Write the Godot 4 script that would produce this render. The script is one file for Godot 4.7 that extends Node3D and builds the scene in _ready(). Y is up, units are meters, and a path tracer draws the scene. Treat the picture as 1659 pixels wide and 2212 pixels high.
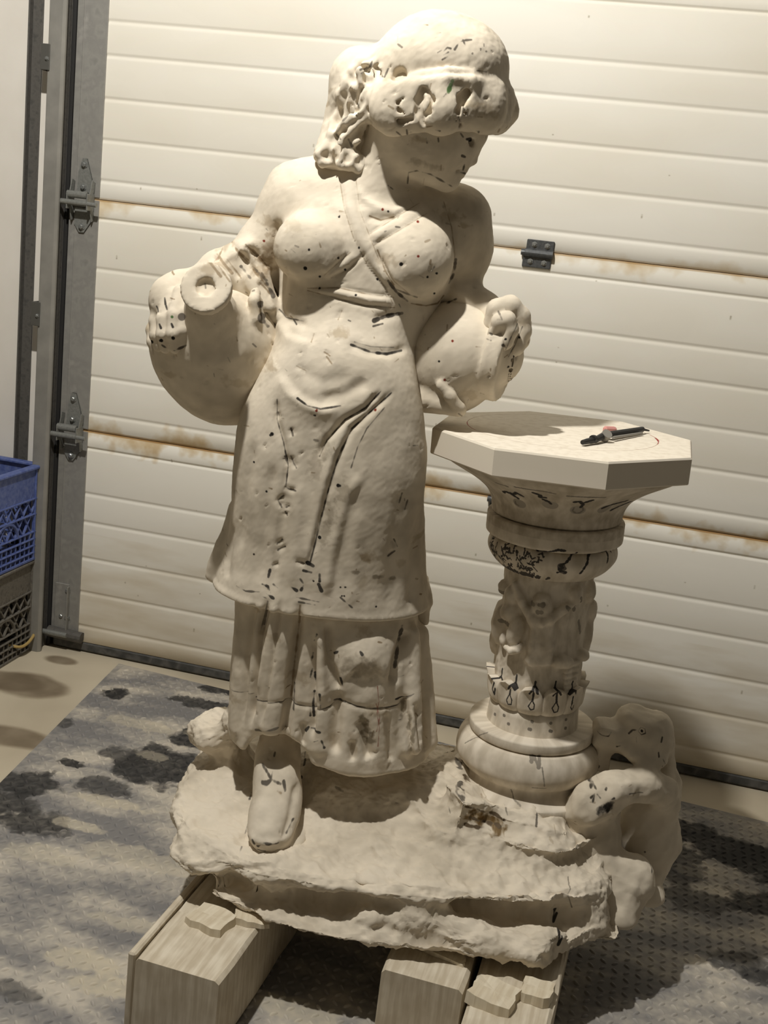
extends Node3D
# A plaster-white carved statue in front of a sectional garage door. Units are metres.

var mats := {}
var statue: Node3D          # the statue's own frame: x to its left-hand viewer's right, y up, z towards its front
var taken := {}

func _ready() -> void:
	# camera, light, exposure
	var cam := Camera3D.new()
	cam.name = "camera"
	cam.fov = 47.51
	cam.near = 0.05
	cam.far = 50.0
	cam.basis = Basis.from_euler(Vector3(-0.245363, 0.213859, 0.114003))
	cam.position = Vector3(1.46153, 1.28319, 2.85152)
	add_child(cam)
	cam.current = true
	var env := Environment.new()
	env.background_mode = Environment.BG_COLOR
	env.background_color = Color(0.02, 0.02, 0.025)
	env.tonemap_mode = Environment.TONE_MAPPER_LINEAR
	env.tonemap_exposure = 1.0
	env.sdfgi_enabled = true
	env.ssao_enabled = true
	env.ssil_enabled = true
	var we := WorldEnvironment.new()
	we.name = "world_environment"
	we.environment = env
	add_child(we)
	make_materials()
	ceiling_lamp("round bare bulb hanging on a cord from the ceiling above the statue", Vector3(0.645, 2.74, 1.64), 4.2, Color(1.0, 0.985, 0.955))
	setting()
	garage_door()
	crates()
	mat_floor()
	timbers()
	statue_figure()
	pedestal()
	compass_and_chalk()

# ---------------------------------------------------------------- small helpers
func numbered(called: String) -> String:
	var n: int = taken.get(called, -1) + 1
	taken[called] = n
	return called if n == 0 else "%s_%03d" % [called, n]

func tag(o: Node3D, label: String, category: String, group := "") -> Node3D:
	o.set_meta("label", label)
	o.set_meta("category", category)
	if group != "":
		o.set_meta("group", group)
	return o

func thing(called: String, label: String, category: String, at := Vector3.ZERO, turn := 0.0, group := "") -> Node3D:
	var o := Node3D.new()
	o.name = numbered(called)
	o.position = at
	o.rotation.y = turn
	add_child(o)
	return tag(o, label, category, group)

func put(called: String, mesh: Mesh, m: Material, parent: Node3D, at := Vector3.ZERO) -> MeshInstance3D:
	var o := MeshInstance3D.new()
	o.name = called
	o.mesh = mesh
	o.material_override = m
	o.position = at
	parent.add_child(o, true)
	return o

func struct(called: String, mesh: Mesh, m: Material, at := Vector3.ZERO) -> MeshInstance3D:
	var o := put(called, mesh, m, self, at)
	o.set_meta("kind", "structure")
	return o

func st_new() -> SurfaceTool:
	var st := SurfaceTool.new()
	st.begin(Mesh.PRIMITIVE_TRIANGLES)
	st.set_smooth_group(-1)
	return st

func done(st: SurfaceTool) -> ArrayMesh:
	st.generate_normals()
	return st.commit()

func quad(st: SurfaceTool, a: Vector3, b: Vector3, c: Vector3, d: Vector3) -> void:
	for v in [a, b, c, a, c, d]:
		st.add_vertex(v)

# a box with chamfered edges, centred at c
func chamfer(st: SurfaceTool, c: Vector3, s: Vector3, e := 0.002, b := Basis()) -> void:
	var h := s * 0.5
	e = minf(e, minf(h.x, minf(h.y, h.z)) * 0.9)
	var pts := {}
	for sx in [-1, 1]:
		for sy in [-1, 1]:
			for sz in [-1, 1]:
				var k := Vector3(sx, sy, sz)
				for ax in 3:
					var v := Vector3(h.x - e, h.y - e, h.z - e)
					v[ax] = h[ax]
					pts[[sx, sy, sz, ax]] = c + b * (v * k)
	for ax in 3:
		var u := (ax + 1) % 3
		var w := (ax + 2) % 3
		for s0 in [-1, 1]:
			var ring := []
			for uv in [[-1, -1], [1, -1], [1, 1], [-1, 1]]:
				var key := [0, 0, 0]
				key[ax] = s0
				key[u] = uv[0]
				key[w] = uv[1]
				ring.append(pts[[key[0], key[1], key[2], ax]])
			if s0 > 0:
				quad(st, ring[3], ring[2], ring[1], ring[0])
			else:
				quad(st, ring[0], ring[1], ring[2], ring[3])
		# edges along ax
		for su in [-1, 1]:
			for sw in [-1, 1]:
				var q := []
				for t in [[-1, u], [1, u], [1, w], [-1, w]]:
					var key := [0, 0, 0]
					key[ax] = t[0]
					key[u] = su
					key[w] = sw
					q.append(pts[[key[0], key[1], key[2], t[1]]])
				if su * sw > 0:
					quad(st, q[0], q[1], q[2], q[3])
				else:
					quad(st, q[3], q[2], q[1], q[0])
	for sx in [-1, 1]:
		for sy in [-1, 1]:
			for sz in [-1, 1]:
				var t := [pts[[sx, sy, sz, 0]], pts[[sx, sy, sz, 1]], pts[[sx, sy, sz, 2]]]
				if sx * sy * sz > 0:
					t.reverse()
				for v in t:
					st.add_vertex(v)

func box_mesh(s: Vector3, e := 0.002) -> ArrayMesh:
	var st := st_new()
	chamfer(st, Vector3.ZERO, s, e)
	return done(st)

# a rod along a polyline
func rod(st: SurfaceTool, pts: Array, r: float, sides := 10, r2 := -1.0) -> void:
	var n := pts.size()
	var rings := []
	var up := Vector3.UP
	for i in n:
		var p: Vector3 = pts[i]
		var t: Vector3 = (pts[mini(i + 1, n - 1)] - pts[maxi(i - 1, 0)]).normalized()
		if absf(t.dot(up)) > 0.95:
			up = Vector3.RIGHT if absf(t.x) < 0.9 else Vector3.BACK
		var a := t.cross(up).normalized()
		var b := a.cross(t).normalized()
		up = b
		var rr := r if r2 < 0.0 else lerpf(r, r2, float(i) / maxf(1.0, n - 1))
		var ring := []
		for k in sides:
			var w := TAU * k / sides
			ring.append(p + (a * cos(w) + b * sin(w)) * rr)
		rings.append(ring)
	for i in n - 1:
		for k in sides:
			var k2 := (k + 1) % sides
			quad(st, rings[i][k], rings[i][k2], rings[i + 1][k2], rings[i + 1][k])
	for k in range(1, sides - 1):
		for v in [rings[0][0], rings[0][k + 1], rings[0][k]]:
			st.add_vertex(v)
		for v in [rings[n - 1][0], rings[n - 1][k], rings[n - 1][k + 1]]:
			st.add_vertex(v)

# a turned shape; profile of (radius, height) from bottom to top; uv = (angle, height)
func lathe(profile: Array, sides: int, v0: float, v1: float, smooth := true) -> ArrayMesh:
	var st := SurfaceTool.new()
	st.begin(Mesh.PRIMITIVE_TRIANGLES)
	if not smooth:
		st.set_smooth_group(-1)
	for i in profile.size() - 1:
		var a: Vector2 = profile[i]
		var b: Vector2 = profile[i + 1]
		for k in sides:
			var w0 := TAU * k / sides - PI
			var w1 := TAU * (k + 1) / sides - PI
			var q := []
			for c in [[a, w0], [b, w0], [b, w1], [a, w1]]:
				q.append([Vector3(c[0].x * sin(c[1]), c[0].y, c[0].x * cos(c[1])), Vector2(c[1] / TAU + 0.5, (c[0].y - v0) / (v1 - v0))])
			for j in [0, 1, 2, 0, 2, 3]:
				st.set_uv(q[j][1])
				st.add_vertex(q[j][0])
	st.generate_normals()
	return st.commit()

# points of a smooth curve through the given ones
func curve(pts: Array, per := 6) -> Array:
	var out := []
	for i in pts.size() - 1:
		var p0 = pts[maxi(i - 1, 0)]
		var p1 = pts[i]
		var p2 = pts[i + 1]
		var p3 = pts[mini(i + 2, pts.size() - 1)]
		for k in per:
			out.append(p1.cubic_interpolate(p2, p0, p3, float(k) / per))
	out.append(pts[pts.size() - 1])
	return out

func noise(seed_: int, freq: float, kind := FastNoiseLite.TYPE_SIMPLEX_SMOOTH, oct := 4) -> FastNoiseLite:
	var n := FastNoiseLite.new()
	n.seed = seed_
	n.frequency = freq
	n.noise_type = kind
	n.fractal_type = FastNoiseLite.FRACTAL_FBM if oct > 1 else FastNoiseLite.FRACTAL_NONE
	n.fractal_octaves = oct
	return n

func plain(called: String, c: Color, rough := 0.8, metal := 0.0) -> StandardMaterial3D:
	var m := StandardMaterial3D.new()
	m.resource_name = called
	m.albedo_color = c
	m.roughness = rough
	m.metallic = metal
	mats[called] = m
	return m

# a seamless mottle of colours laid on by world position, so that it needs no uv
func mottle(called: String, cols: Array, freq: float, scale: float, rough := 0.85, metal := 0.0, sd := 1, oct := 5, bump := 0.0) -> StandardMaterial3D:
	var m := plain(called, Color.WHITE, rough, metal)
	var n := noise(sd, freq, FastNoiseLite.TYPE_SIMPLEX_SMOOTH, oct)
	var g := Gradient.new()
	g.offsets = PackedFloat32Array()
	var off := PackedFloat32Array()
	var cc := PackedColorArray()
	for i in cols.size():
		off.append(float(i) / (cols.size() - 1))
		cc.append(cols[i])
	g.offsets = off
	g.colors = cc
	var im := n.get_seamless_image(512, 512)
	var t := NoiseTexture2D.new()
	t.noise = n
	t.seamless = true
	t.width = 512
	t.height = 512
	t.color_ramp = g
	m.albedo_texture = t
	m.uv1_triplanar = true
	m.uv1_world_triplanar = true
	m.uv1_scale = Vector3.ONE * scale
	if bump > 0.0:
		im.bump_map_to_normal_map(bump)
		m.normal_enabled = true
		m.normal_texture = ImageTexture.create_from_image(im)
	return m

func make_materials() -> void:
	mottle("wall_paint", [Color8(228, 222, 212), Color8(236, 231, 222)], 0.01, 1.0, 0.9, 0.0, 3)
	mottle("ceiling_paint", [Color8(84, 82, 79), Color8(90, 88, 85)], 0.01, 1.0, 0.9, 0.0, 3)
	mottle("back_wall_paint", [Color8(100, 97, 92), Color8(108, 105, 100)], 0.01, 1.0, 0.9, 0.0, 3)
	mottle("galvanised", [Color8(134, 133, 128), Color8(154, 152, 146), Color8(144, 142, 137), Color8(166, 163, 157)], 0.015, 2.0, 0.55, 0.2, 5)
	mottle("track_steel", [Color8(136, 134, 128), Color8(158, 155, 148)], 0.012, 2.0, 0.5, 0.2, 6)
	mottle("hinge_steel", [Color8(122, 124, 120), Color8(150, 150, 145)], 0.03, 8.0, 0.45, 0.3, 7)
	mottle("dark_steel", [Color8(74, 73, 70), Color8(98, 95, 90), Color8(86, 83, 79)], 0.03, 3.0, 0.7, 0.2, 8)
	plain("rubber", Color8(34, 33, 32), 0.75)
	mottle("seal_rubber", [Color8(38, 39, 40), Color8(92, 91, 88), Color8(52, 53, 53)], 0.012, 2.0, 0.7, 0.0, 9)
	mottle("bulb_fitting", [Color8(200, 196, 188), Color8(210, 206, 198)], 0.02, 4.0, 0.5, 0.0, 9)
	mottle("blue_plastic", [Color8(66, 80, 138), Color8(88, 104, 160), Color8(110, 122, 166)], 0.02, 5.0, 0.55, 0.0, 10)
	mottle("grey_plastic", [Color8(78, 75, 69), Color8(112, 107, 98), Color8(92, 88, 81)], 0.02, 5.0, 0.7, 0.0, 11)
	mottle("black_plastic", [Color8(28, 27, 26), Color8(48, 46, 43)], 0.02, 5.0, 0.65, 0.0, 12)
	plain("yellow_strap", Color8(176, 150, 92), 0.8)
	plain("charcoal_black", Color8(34, 33, 33), 0.55)
	plain("knob_grey", Color8(150, 146, 138), 0.5, 0.2)
	plain("pink_chalk", Color8(212, 150, 142), 0.95)

# ---------------------------------------------------------------- the lamp over the statue
func ceiling_lamp(label: String, at: Vector3, energy: float, c: Color) -> void:
	var t := thing("ceiling_lamp", label, "lamp", Vector3(at.x, 3.1, at.z))
	put("cord", lathe([Vector2(0.004, at.y - 3.1 + 0.06), Vector2(0.004, 0.0)], 8, -1.0, 0.0), mats.rubber, t)
	put("socket", lathe([Vector2(0.0, at.y - 3.1 + 0.03), Vector2(0.022, at.y - 3.1 + 0.032), Vector2(0.022, at.y - 3.1 + 0.08), Vector2(0.01, at.y - 3.1 + 0.09), Vector2(0.0, at.y - 3.1 + 0.09)], 20, -1.0, 0.0), mats.bulb_fitting, t)
	put("ceiling_rose", lathe([Vector2(0.0, -0.045), Vector2(0.03, -0.045), Vector2(0.034, -0.02), Vector2(0.07, -0.012), Vector2(0.07, 0.0), Vector2(0.0, 0.0)], 24, -1.0, 0.0), mats.bulb_fitting, t)
	var prof := []
	for i in 17:
		var a := PI * i / 16.0
		prof.append(Vector2(maxf(0.036 * sin(a), 0.0), -0.036 * cos(a)))
	var glow := plain("bulb_glass", Color.WHITE, 0.4)
	glow.emission_enabled = true
	glow.emission = c
	glow.emission_energy_multiplier = 6.0
	put("bulb", lathe(prof, 24, -1.0, 1.0), glow, t, Vector3(0, at.y - 3.1, 0))
	var l := OmniLight3D.new()
	l.name = "bulb_light"
	l.light_color = c
	l.light_energy = energy
	l.light_size = 0.03
	l.omni_range = 14.0
	l.omni_attenuation = 2.0
	l.shadow_enabled = true
	l.position = Vector3(0, at.y - 3.1, 0)
	t.add_child(l)

# ---------------------------------------------------------------- room shell
func setting() -> void:
	struct("ceiling", box_mesh(Vector3(6.2, 0.12, 5.4), 0.0005), mats.ceiling_paint, Vector3(0.8, 3.16, 2.2))
	struct("wall_left", box_mesh(Vector3(0.12, 3.3, 5.4), 0.0005), mats.back_wall_paint, Vector3(-2.06, 1.55, 2.2))
	struct("wall_right", box_mesh(Vector3(0.12, 3.3, 5.4), 0.0005), mats.back_wall_paint, Vector3(3.66, 1.55, 2.2))
	struct("wall_back", box_mesh(Vector3(5.8, 3.3, 0.12), 0.0005), mats.back_wall_paint, Vector3(0.8, 1.55, 4.76))
	# the wall with the door: a narrow pier on the left, the rest beyond the right jamb, a lintel above
	var st := st_new()
	chamfer(st, Vector3(-1.075, 1.55, -0.06), Vector3(1.85, 3.3, 0.12), 0.001)
	chamfer(st, Vector3(3.35, 1.55, -0.06), Vector3(0.5, 3.3, 0.12), 0.001)
	chamfer(st, Vector3(1.475, 2.82, -0.06), Vector3(3.25, 0.74, 0.12), 0.001)
	struct("wall_front", done(st), mats.wall_paint)
	# steel angle at the jamb, the track and its rubber seal
	var jamb := thing("trim_1", "dark rusty steel angle standing upright between the white wall and the door track", "trim")
	jamb.set_meta("kind", "structure")
	st = st_new()
	chamfer(st, Vector3(-0.1935, 1.35, 0.003), Vector3(0.031, 2.7, 0.006), 0.001)
	chamfer(st, Vector3(-0.207, 1.35, 0.012), Vector3(0.004, 2.7, 0.024), 0.001)
	put("angle", done(st), mats.dark_steel, jamb)

func rail_profile(st: SurfaceTool, pts: Array, y0: float, y1: float, thick := 0.0025) -> void:
	# a sheet bent along pts (x, z), with thickness
	for i in pts.size() - 1:
		var a: Vector2 = pts[i]
		var b: Vector2 = pts[i + 1]
		var t := (b - a)
		var l := t.length()
		var bs := Basis(Vector3.UP, -atan2(t.y, t.x))
		chamfer(st, Vector3((a.x + b.x) / 2, (y0 + y1) / 2, (a.y + b.y) / 2), Vector3(l + thick * 0.8, y1 - y0, thick), thick * 0.3, bs)

# ---------------------------------------------------------------- the sectional door with its hardware
const GROOVE := [0.0815, 0.291, 0.424, 0.594, 0.759, 0.924]

func panel_mesh(h: float, w: float) -> ArrayMesh:
	# steel skin with soft pressed grooves, extruded along x; y runs from 0 (bottom) to h
	var prof := [Vector2(0.0, -0.02), Vector2(0.0003, -0.002), Vector2(0.0014, 0.0)]
	var ys := []
	for g in GROOVE:
		ys.append(h * (1.0 - g))
	ys.sort()
	for i in ys.size():
		var y: float = ys[i]
		var deep := 0.0042 if i == ys.size() - 1 else 0.0028
		var hw := 0.007 if i == ys.size() - 1 else 0.009
		for q in [[-1.0, 0.0], [-0.62, 0.12], [-0.3, 0.6], [0.0, 0.98], [0.22, 1.0], [0.5, 0.72], [0.8, 0.2], [1.1, 0.0]]:
			prof.append(Vector2(y + q[0] * hw, -deep * q[1]))
	prof.append_array([Vector2(h - 0.0018, 0.0), Vector2(h - 0.0009, -0.002), Vector2(h - 0.0008, -0.02)])
	var st := SurfaceTool.new()
	st.begin(Mesh.PRIMITIVE_TRIANGLES)
	var n := 8
	for k in n:
		var x0 := w * k / n
		var x1 := w * (k + 1) / n
		for i in prof.size() - 1:
			var a: Vector2 = prof[i]
			var b: Vector2 = prof[i + 1]
			var va := [Vector3(x0, a.x, a.y), Vector3(x0, b.x, b.y), Vector3(x1, b.x, b.y), Vector3(x1, a.x, a.y)]
			for j in [0, 1, 2, 0, 2, 3]:
				var v: Vector3 = va[j]
				st.set_uv(Vector2(v.x / 3.2, 1.0 - v.y / h))
				st.add_vertex(v)
	st.generate_normals()
	# the body of the section behind the skin
	var st2 := st_new()
	chamfer(st2, Vector3(w / 2, h / 2, -0.032), Vector3(w, h - 0.003, 0.026), 0.001)
	var m := done(st2)
	st.append_from(m, 0, Transform3D())
	return st.commit()

func door_skin(sd: int, rust_top: float, rust_bottom: float) -> StandardMaterial3D:
	# off-white paint, faintly soiled, with rust that has seeped along the joints
	var W := 1024
	var H := 256
	var im := Image.create(W, H, false, Image.FORMAT_RGB8)
	var n1 := noise(sd, 0.006, FastNoiseLite.TYPE_SIMPLEX_SMOOTH, 4)
	var n2 := noise(sd + 5, 0.035, FastNoiseLite.TYPE_SIMPLEX_SMOOTH, 4)
	var base := Color8(244, 240, 229)
	var soil := Color8(228, 220, 201)
	var rust := Color8(176, 138, 80)
	for y in H:
		for x in W:
			var c := base.lerp(soil, clampf(n1.get_noise_2d(x * 0.5, y) * 0.55 + 0.16, 0.0, 0.5))
			if sd == 31 and y > 120:
				c = c.lerp(Color8(196, 180, 152), clampf((y - 120) / 136.0 * 0.5 + n2.get_noise_2d(x * 0.3, y) * 0.35, 0.0, 0.6))
			var near := minf(y, 255 - y)
			if near < 26:
				var lvl := rust_top if y < 128 else rust_bottom
				var d := near / 26.0
				var a := (n2.get_noise_2d(x * 0.42, 7.0 if y < 128 else 90.0) + 0.28 + n2.get_noise_2d(x * 1.5, near * 1.2) * 0.45) * lvl - d * 0.75
				c = c.lerp(rust, clampf(a, 0.0, 0.55))
				if near < 2:
					c = c.lerp(Color8(150, 108, 56), clampf(lvl * 0.7, 0.0, 0.7))
			im.set_pixel(x, y, c)
	# a few specks and drips
	var r := RandomNumberGenerator.new()
	r.seed = sd * 77
	for i in 26:
		var x := r.randi_range(4, W - 6)
		var y := r.randi_range(10, H - 16)
		var l := r.randi_range(1, 4)
		for j in l:
			im.set_pixel(x, y + j, im.get_pixel(x, y + j).lerp(Color8(120, 108, 84), r.randf_range(0.2, 0.6)))
	var m := plain("door_skin_%d" % sd, Color.WHITE, 0.55)
	m.albedo_texture = ImageTexture.create_from_image(im)
	m.metallic_specular = 0.3
	return m

func bolt_mesh(r := 0.006, h := 0.006) -> ArrayMesh:
	return lathe([Vector2(r * 1.5, 0.0), Vector2(r * 1.5, h * 0.25), Vector2(r, h * 0.28), Vector2(r * 0.96, h * 0.85), Vector2(r * 0.7, h), Vector2(0.0, h)], 6, 0.0, 1.0, false)

func face_out(o: Node3D) -> void:
	o.rotation.x = PI / 2

func roller_hinge(door: Node3D, at: Vector3) -> void:
	# a hinge plate across the joint that carries the roller's rod into the track
	var h := Node3D.new()
	h.name = "roller_hinge"
	h.position = at
	door.add_child(h, true)
	var st := st_new()
	var top := [Vector2(-0.019, 0.012), Vector2(-0.016, 0.07), Vector2(-0.006, 0.104), Vector2(0.006, 0.104), Vector2(0.022, 0.055), Vector2(0.026, 0.012)]
	var low := [Vector2(-0.022, -0.02), Vector2(0.028, -0.02), Vector2(0.024, -0.055), Vector2(0.006, -0.082), Vector2(-0.008, -0.082), Vector2(-0.022, -0.062)]
	for poly in [top, low]:
		var p: Array = poly
		if p == top:
			p = top.duplicate()
			p.reverse()
			p.reverse()
		for k in range(1, p.size() - 1):
			var t := [p[0], p[k], p[k + 1]]
			var cr: float = (t[1] - t[0]).cross(t[2] - t[0])
			if cr > 0:
				t.reverse()
			for v in t:
				st.add_vertex(Vector3(v.x, v.y, 0.003))
		for k in p.size():
			var a: Vector2 = p[k]
			var b: Vector2 = p[(k + 1) % p.size()]
			quad(st, Vector3(a.x, a.y, 0.003), Vector3(b.x, b.y, 0.003), Vector3(b.x, b.y, -0.002), Vector3(a.x, a.y, -0.002))
			quad(st, Vector3(a.x, a.y, -0.002), Vector3(b.x, b.y, -0.002), Vector3(b.x, b.y, 0.003), Vector3(a.x, a.y, 0.003))
	put("plate", done(st), mats.hinge_steel, h)
	# the two cheeks that carry the rod
	st = st_new()
	for x in [-0.027, 0.03]:
		chamfer(st, Vector3(x, -0.004, 0.02), Vector3(0.003, 0.042, 0.04), 0.001)
		chamfer(st, Vector3(x, -0.032, 0.009), Vector3(0.0025, 0.04, 0.018), 0.001, Basis(Vector3.RIGHT, 0.28))
		chamfer(st, Vector3(x, 0.03, 0.012), Vector3(0.0025, 0.04, 0.02), 0.001, Basis(Vector3.RIGHT, -0.3))
	put("cheek", done(st), mats.hinge_steel, h)
	st = st_new()
	rod(st, [Vector3(-0.03, 0.012, 0.028), Vector3(0.026, 0.012, 0.028)], 0.0095, 14)
	put("barrel", done(st), mats.hinge_steel, h)
	st = st_new()
	rod(st, [Vector3(-0.044, -0.008, 0.036), Vector3(0.03, -0.008, 0.036)], 0.0072, 12)
	rod(st, [Vector3(0.03, -0.008, 0.036), Vector3(0.056, -0.009, 0.036)], 0.0056, 12)
	put("roller_rod", done(st), mats.hinge_steel, h)
	st = st_new()
	rod(st, [Vector3(-0.056, -0.008, 0.036), Vector3(-0.046, -0.008, 0.036)], 0.0065, 12)
	rod(st, [Vector3(-0.068, -0.008, 0.036), Vector3(-0.055, -0.008, 0.036)], 0.017, 18)
	put("roller", done(st), mats.roller_white, h)
	for v in [Vector3(0.0, 0.088, 0.003), Vector3(0.0, 0.032, 0.003), Vector3(0.0, -0.068, 0.003)]:
		face_out(put("bolt", bolt_mesh(0.0062, 0.008), mats.bolt_zinc, h, v))

func leaf_hinge(door: Node3D, at: Vector3) -> void:
	var h := Node3D.new()
	h.name = "leaf_hinge"
	h.position = at
	door.add_child(h, true)
	var st := st_new()
	chamfer(st, Vector3(0.001, 0.017, 0.003), Vector3(0.066, 0.028, 0.006), 0.0018)
	put("upper_leaf", done(st), mats.hinge_dark, h)
	st = st_new()
	chamfer(st, Vector3(-0.003, -0.019, 0.003), Vector3(0.068, 0.03, 0.006), 0.0018)
	put("lower_leaf", done(st), mats.hinge_dark, h)
	st = st_new()
	rod(st, [Vector3(-0.033, 0.0, 0.009), Vector3(0.034, 0.0, 0.009)], 0.0095, 16)
	put("knuckle", done(st), mats.hinge_dark, h)
	st = st_new()
	rod(st, [Vector3(-0.042, 0.0, 0.009), Vector3(-0.033, 0.0, 0.009)], 0.0075, 12)
	put("pin", done(st), mats.hinge_dark, h)
	for v in [Vector3(-0.013, 0.02, 0.006), Vector3(0.018, 0.019, 0.006), Vector3(-0.018, -0.02, 0.006), Vector3(0.015, -0.021, 0.006)]:
		face_out(put("bolt", bolt_mesh(0.0048, 0.006), mats.bolt_zinc, h, v))

func garage_door() -> void:
	plain("roller_white", Color8(206, 200, 186), 0.5)
	plain("clip_steel", Color8(96, 95, 90), 0.5, 0.3)
	plain("bolt_zinc", Color8(150, 152, 150), 0.35, 0.6)
	mottle("hinge_dark", [Color8(74, 76, 78), Color8(104, 106, 107)], 0.03, 8.0, 0.42, 0.5, 17)
	var door := thing("door_1", "off-white sectional garage door with pressed horizontal grooves behind the statue", "garage door")
	door.set_meta("kind", "structure")
	var pm := panel_mesh(0.61, 3.18)
	var skins := [door_skin(31, 1.0, 0.0), door_skin(32, 0.6, 0.75), door_skin(33, 0.2, 0.35), door_skin(34, 0.0, 0.1)]
	for i in 4:
		put("section_panel", pm, skins[i], door, Vector3(-0.08, 0.03 + 0.61 * i, 0.0))
	# rubber seal along the floor
	var st := st_new()
	chamfer(st, Vector3(1.51, 0.017, -0.016), Vector3(3.18, 0.03, 0.036), 0.006)
	put("bottom_seal", done(st), mats.seal_rubber, door)
	# galvanised end stile, folded back along the panel edge
	for i in 4:
		st = st_new()
		var y0 := 0.034 + 0.61 * i
		chamfer(st, Vector3(-0.042, y0 + 0.301, 0.0015), Vector3(0.084, 0.603, 0.005), 0.0012)
		chamfer(st, Vector3(-0.083, y0 + 0.301, -0.018), Vector3(0.004, 0.603, 0.04), 0.001)
		chamfer(st, Vector3(-0.0635, y0 + 0.301, 0.0045), Vector3(0.004, 0.6, 0.003), 0.001)
		var s := put("end_stile", done(st), mats.galvanised, door)
		if i == 0:
			for v in [Vector3(-0.036, 0.176, 0.004), Vector3(-0.052, 0.098, 0.004), Vector3(-0.034, 0.096, 0.004)]:
				face_out(put("bolt", bolt_mesh(0.006, 0.008), mats.bolt_zinc, s, v))
			var e := st_new()
			chamfer(e, Vector3(-0.052, 0.12, 0.006), Vector3(0.042, 0.15, 0.004), 0.001)
			chamfer(e, Vector3(-0.031, 0.12, 0.012), Vector3(0.003, 0.14, 0.014), 0.001)
			put("corner_bracket", done(e), mats.galvanised, s)
			e = st_new()
			rod(e, [Vector3(-0.115, 0.052, 0.03), Vector3(-0.02, 0.052, 0.03)], 0.0075, 12)
			put("roller_rod", done(e), mats.hinge_steel, s)
			e = st_new()
			rod(e, [Vector3(-0.085, 0.05, 0.014), Vector3(0.018, 0.046, 0.012)], 0.016, 12)
			put("bottom_roller_bracket", done(e), mats.dark_steel, s)
	for y in [1.25, 0.64]:
		roller_hinge(door, Vector3(-0.043, y - 0.006, 0.006))
	for y in [1.244, 0.634]:
		leaf_hinge(door, Vector3(1.147, y, 0.0))
	# the track the rollers run in, with its seal and clips
	var tr := thing("trim_2", "galvanised vertical door track beside the end of the garage door", "track")
	tr.set_meta("kind", "structure")
	st = st_new()
	rail_profile(st, [Vector2(-0.126, 0.062), Vector2(-0.092, 0.062), Vector2(-0.0865, 0.056), Vector2(-0.0865, 0.05)], 0.0, 2.7)
	rail_profile(st, [Vector2(-0.126, 0.062), Vector2(-0.13, 0.056), Vector2(-0.13, 0.006), Vector2(-0.126, 0.0), Vector2(-0.1, 0.0)], 0.0, 2.7)
	put("channel", done(st), mats.track_steel, tr)
	st = st_new()
	chamfer(st, Vector3(-0.112, 1.35, -0.03), Vector3(0.05, 2.7, 0.02), 0.002)
	chamfer(st, Vector3(-0.094, 1.35, -0.006), Vector3(0.012, 2.7, 0.02), 0.004)
	put("weather_seal", done(st), mats.rubber, tr)
	st = st_new()
	chamfer(st, Vector3(-0.102, 1.35, 0.012), Vector3(0.006, 2.7, 0.024), 0.002)
	put("seal_lip", done(st), mats.dark_steel, tr)
	for y in [1.579, 0.942]:
		st = st_new()
		chamfer(st, Vector3(-0.133, y, 0.066), Vector3(0.024, 0.062, 0.004), 0.001)
		chamfer(st, Vector3(-0.144, y, 0.035), Vector3(0.004, 0.062, 0.062), 0.001)
		var c := put("clip", done(st), mats.clip_steel, tr)
		face_out(put("bolt", bolt_mesh(0.004, 0.005), mats.bolt_zinc, c, Vector3(-0.127, y - 0.004, 0.068)))

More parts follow.
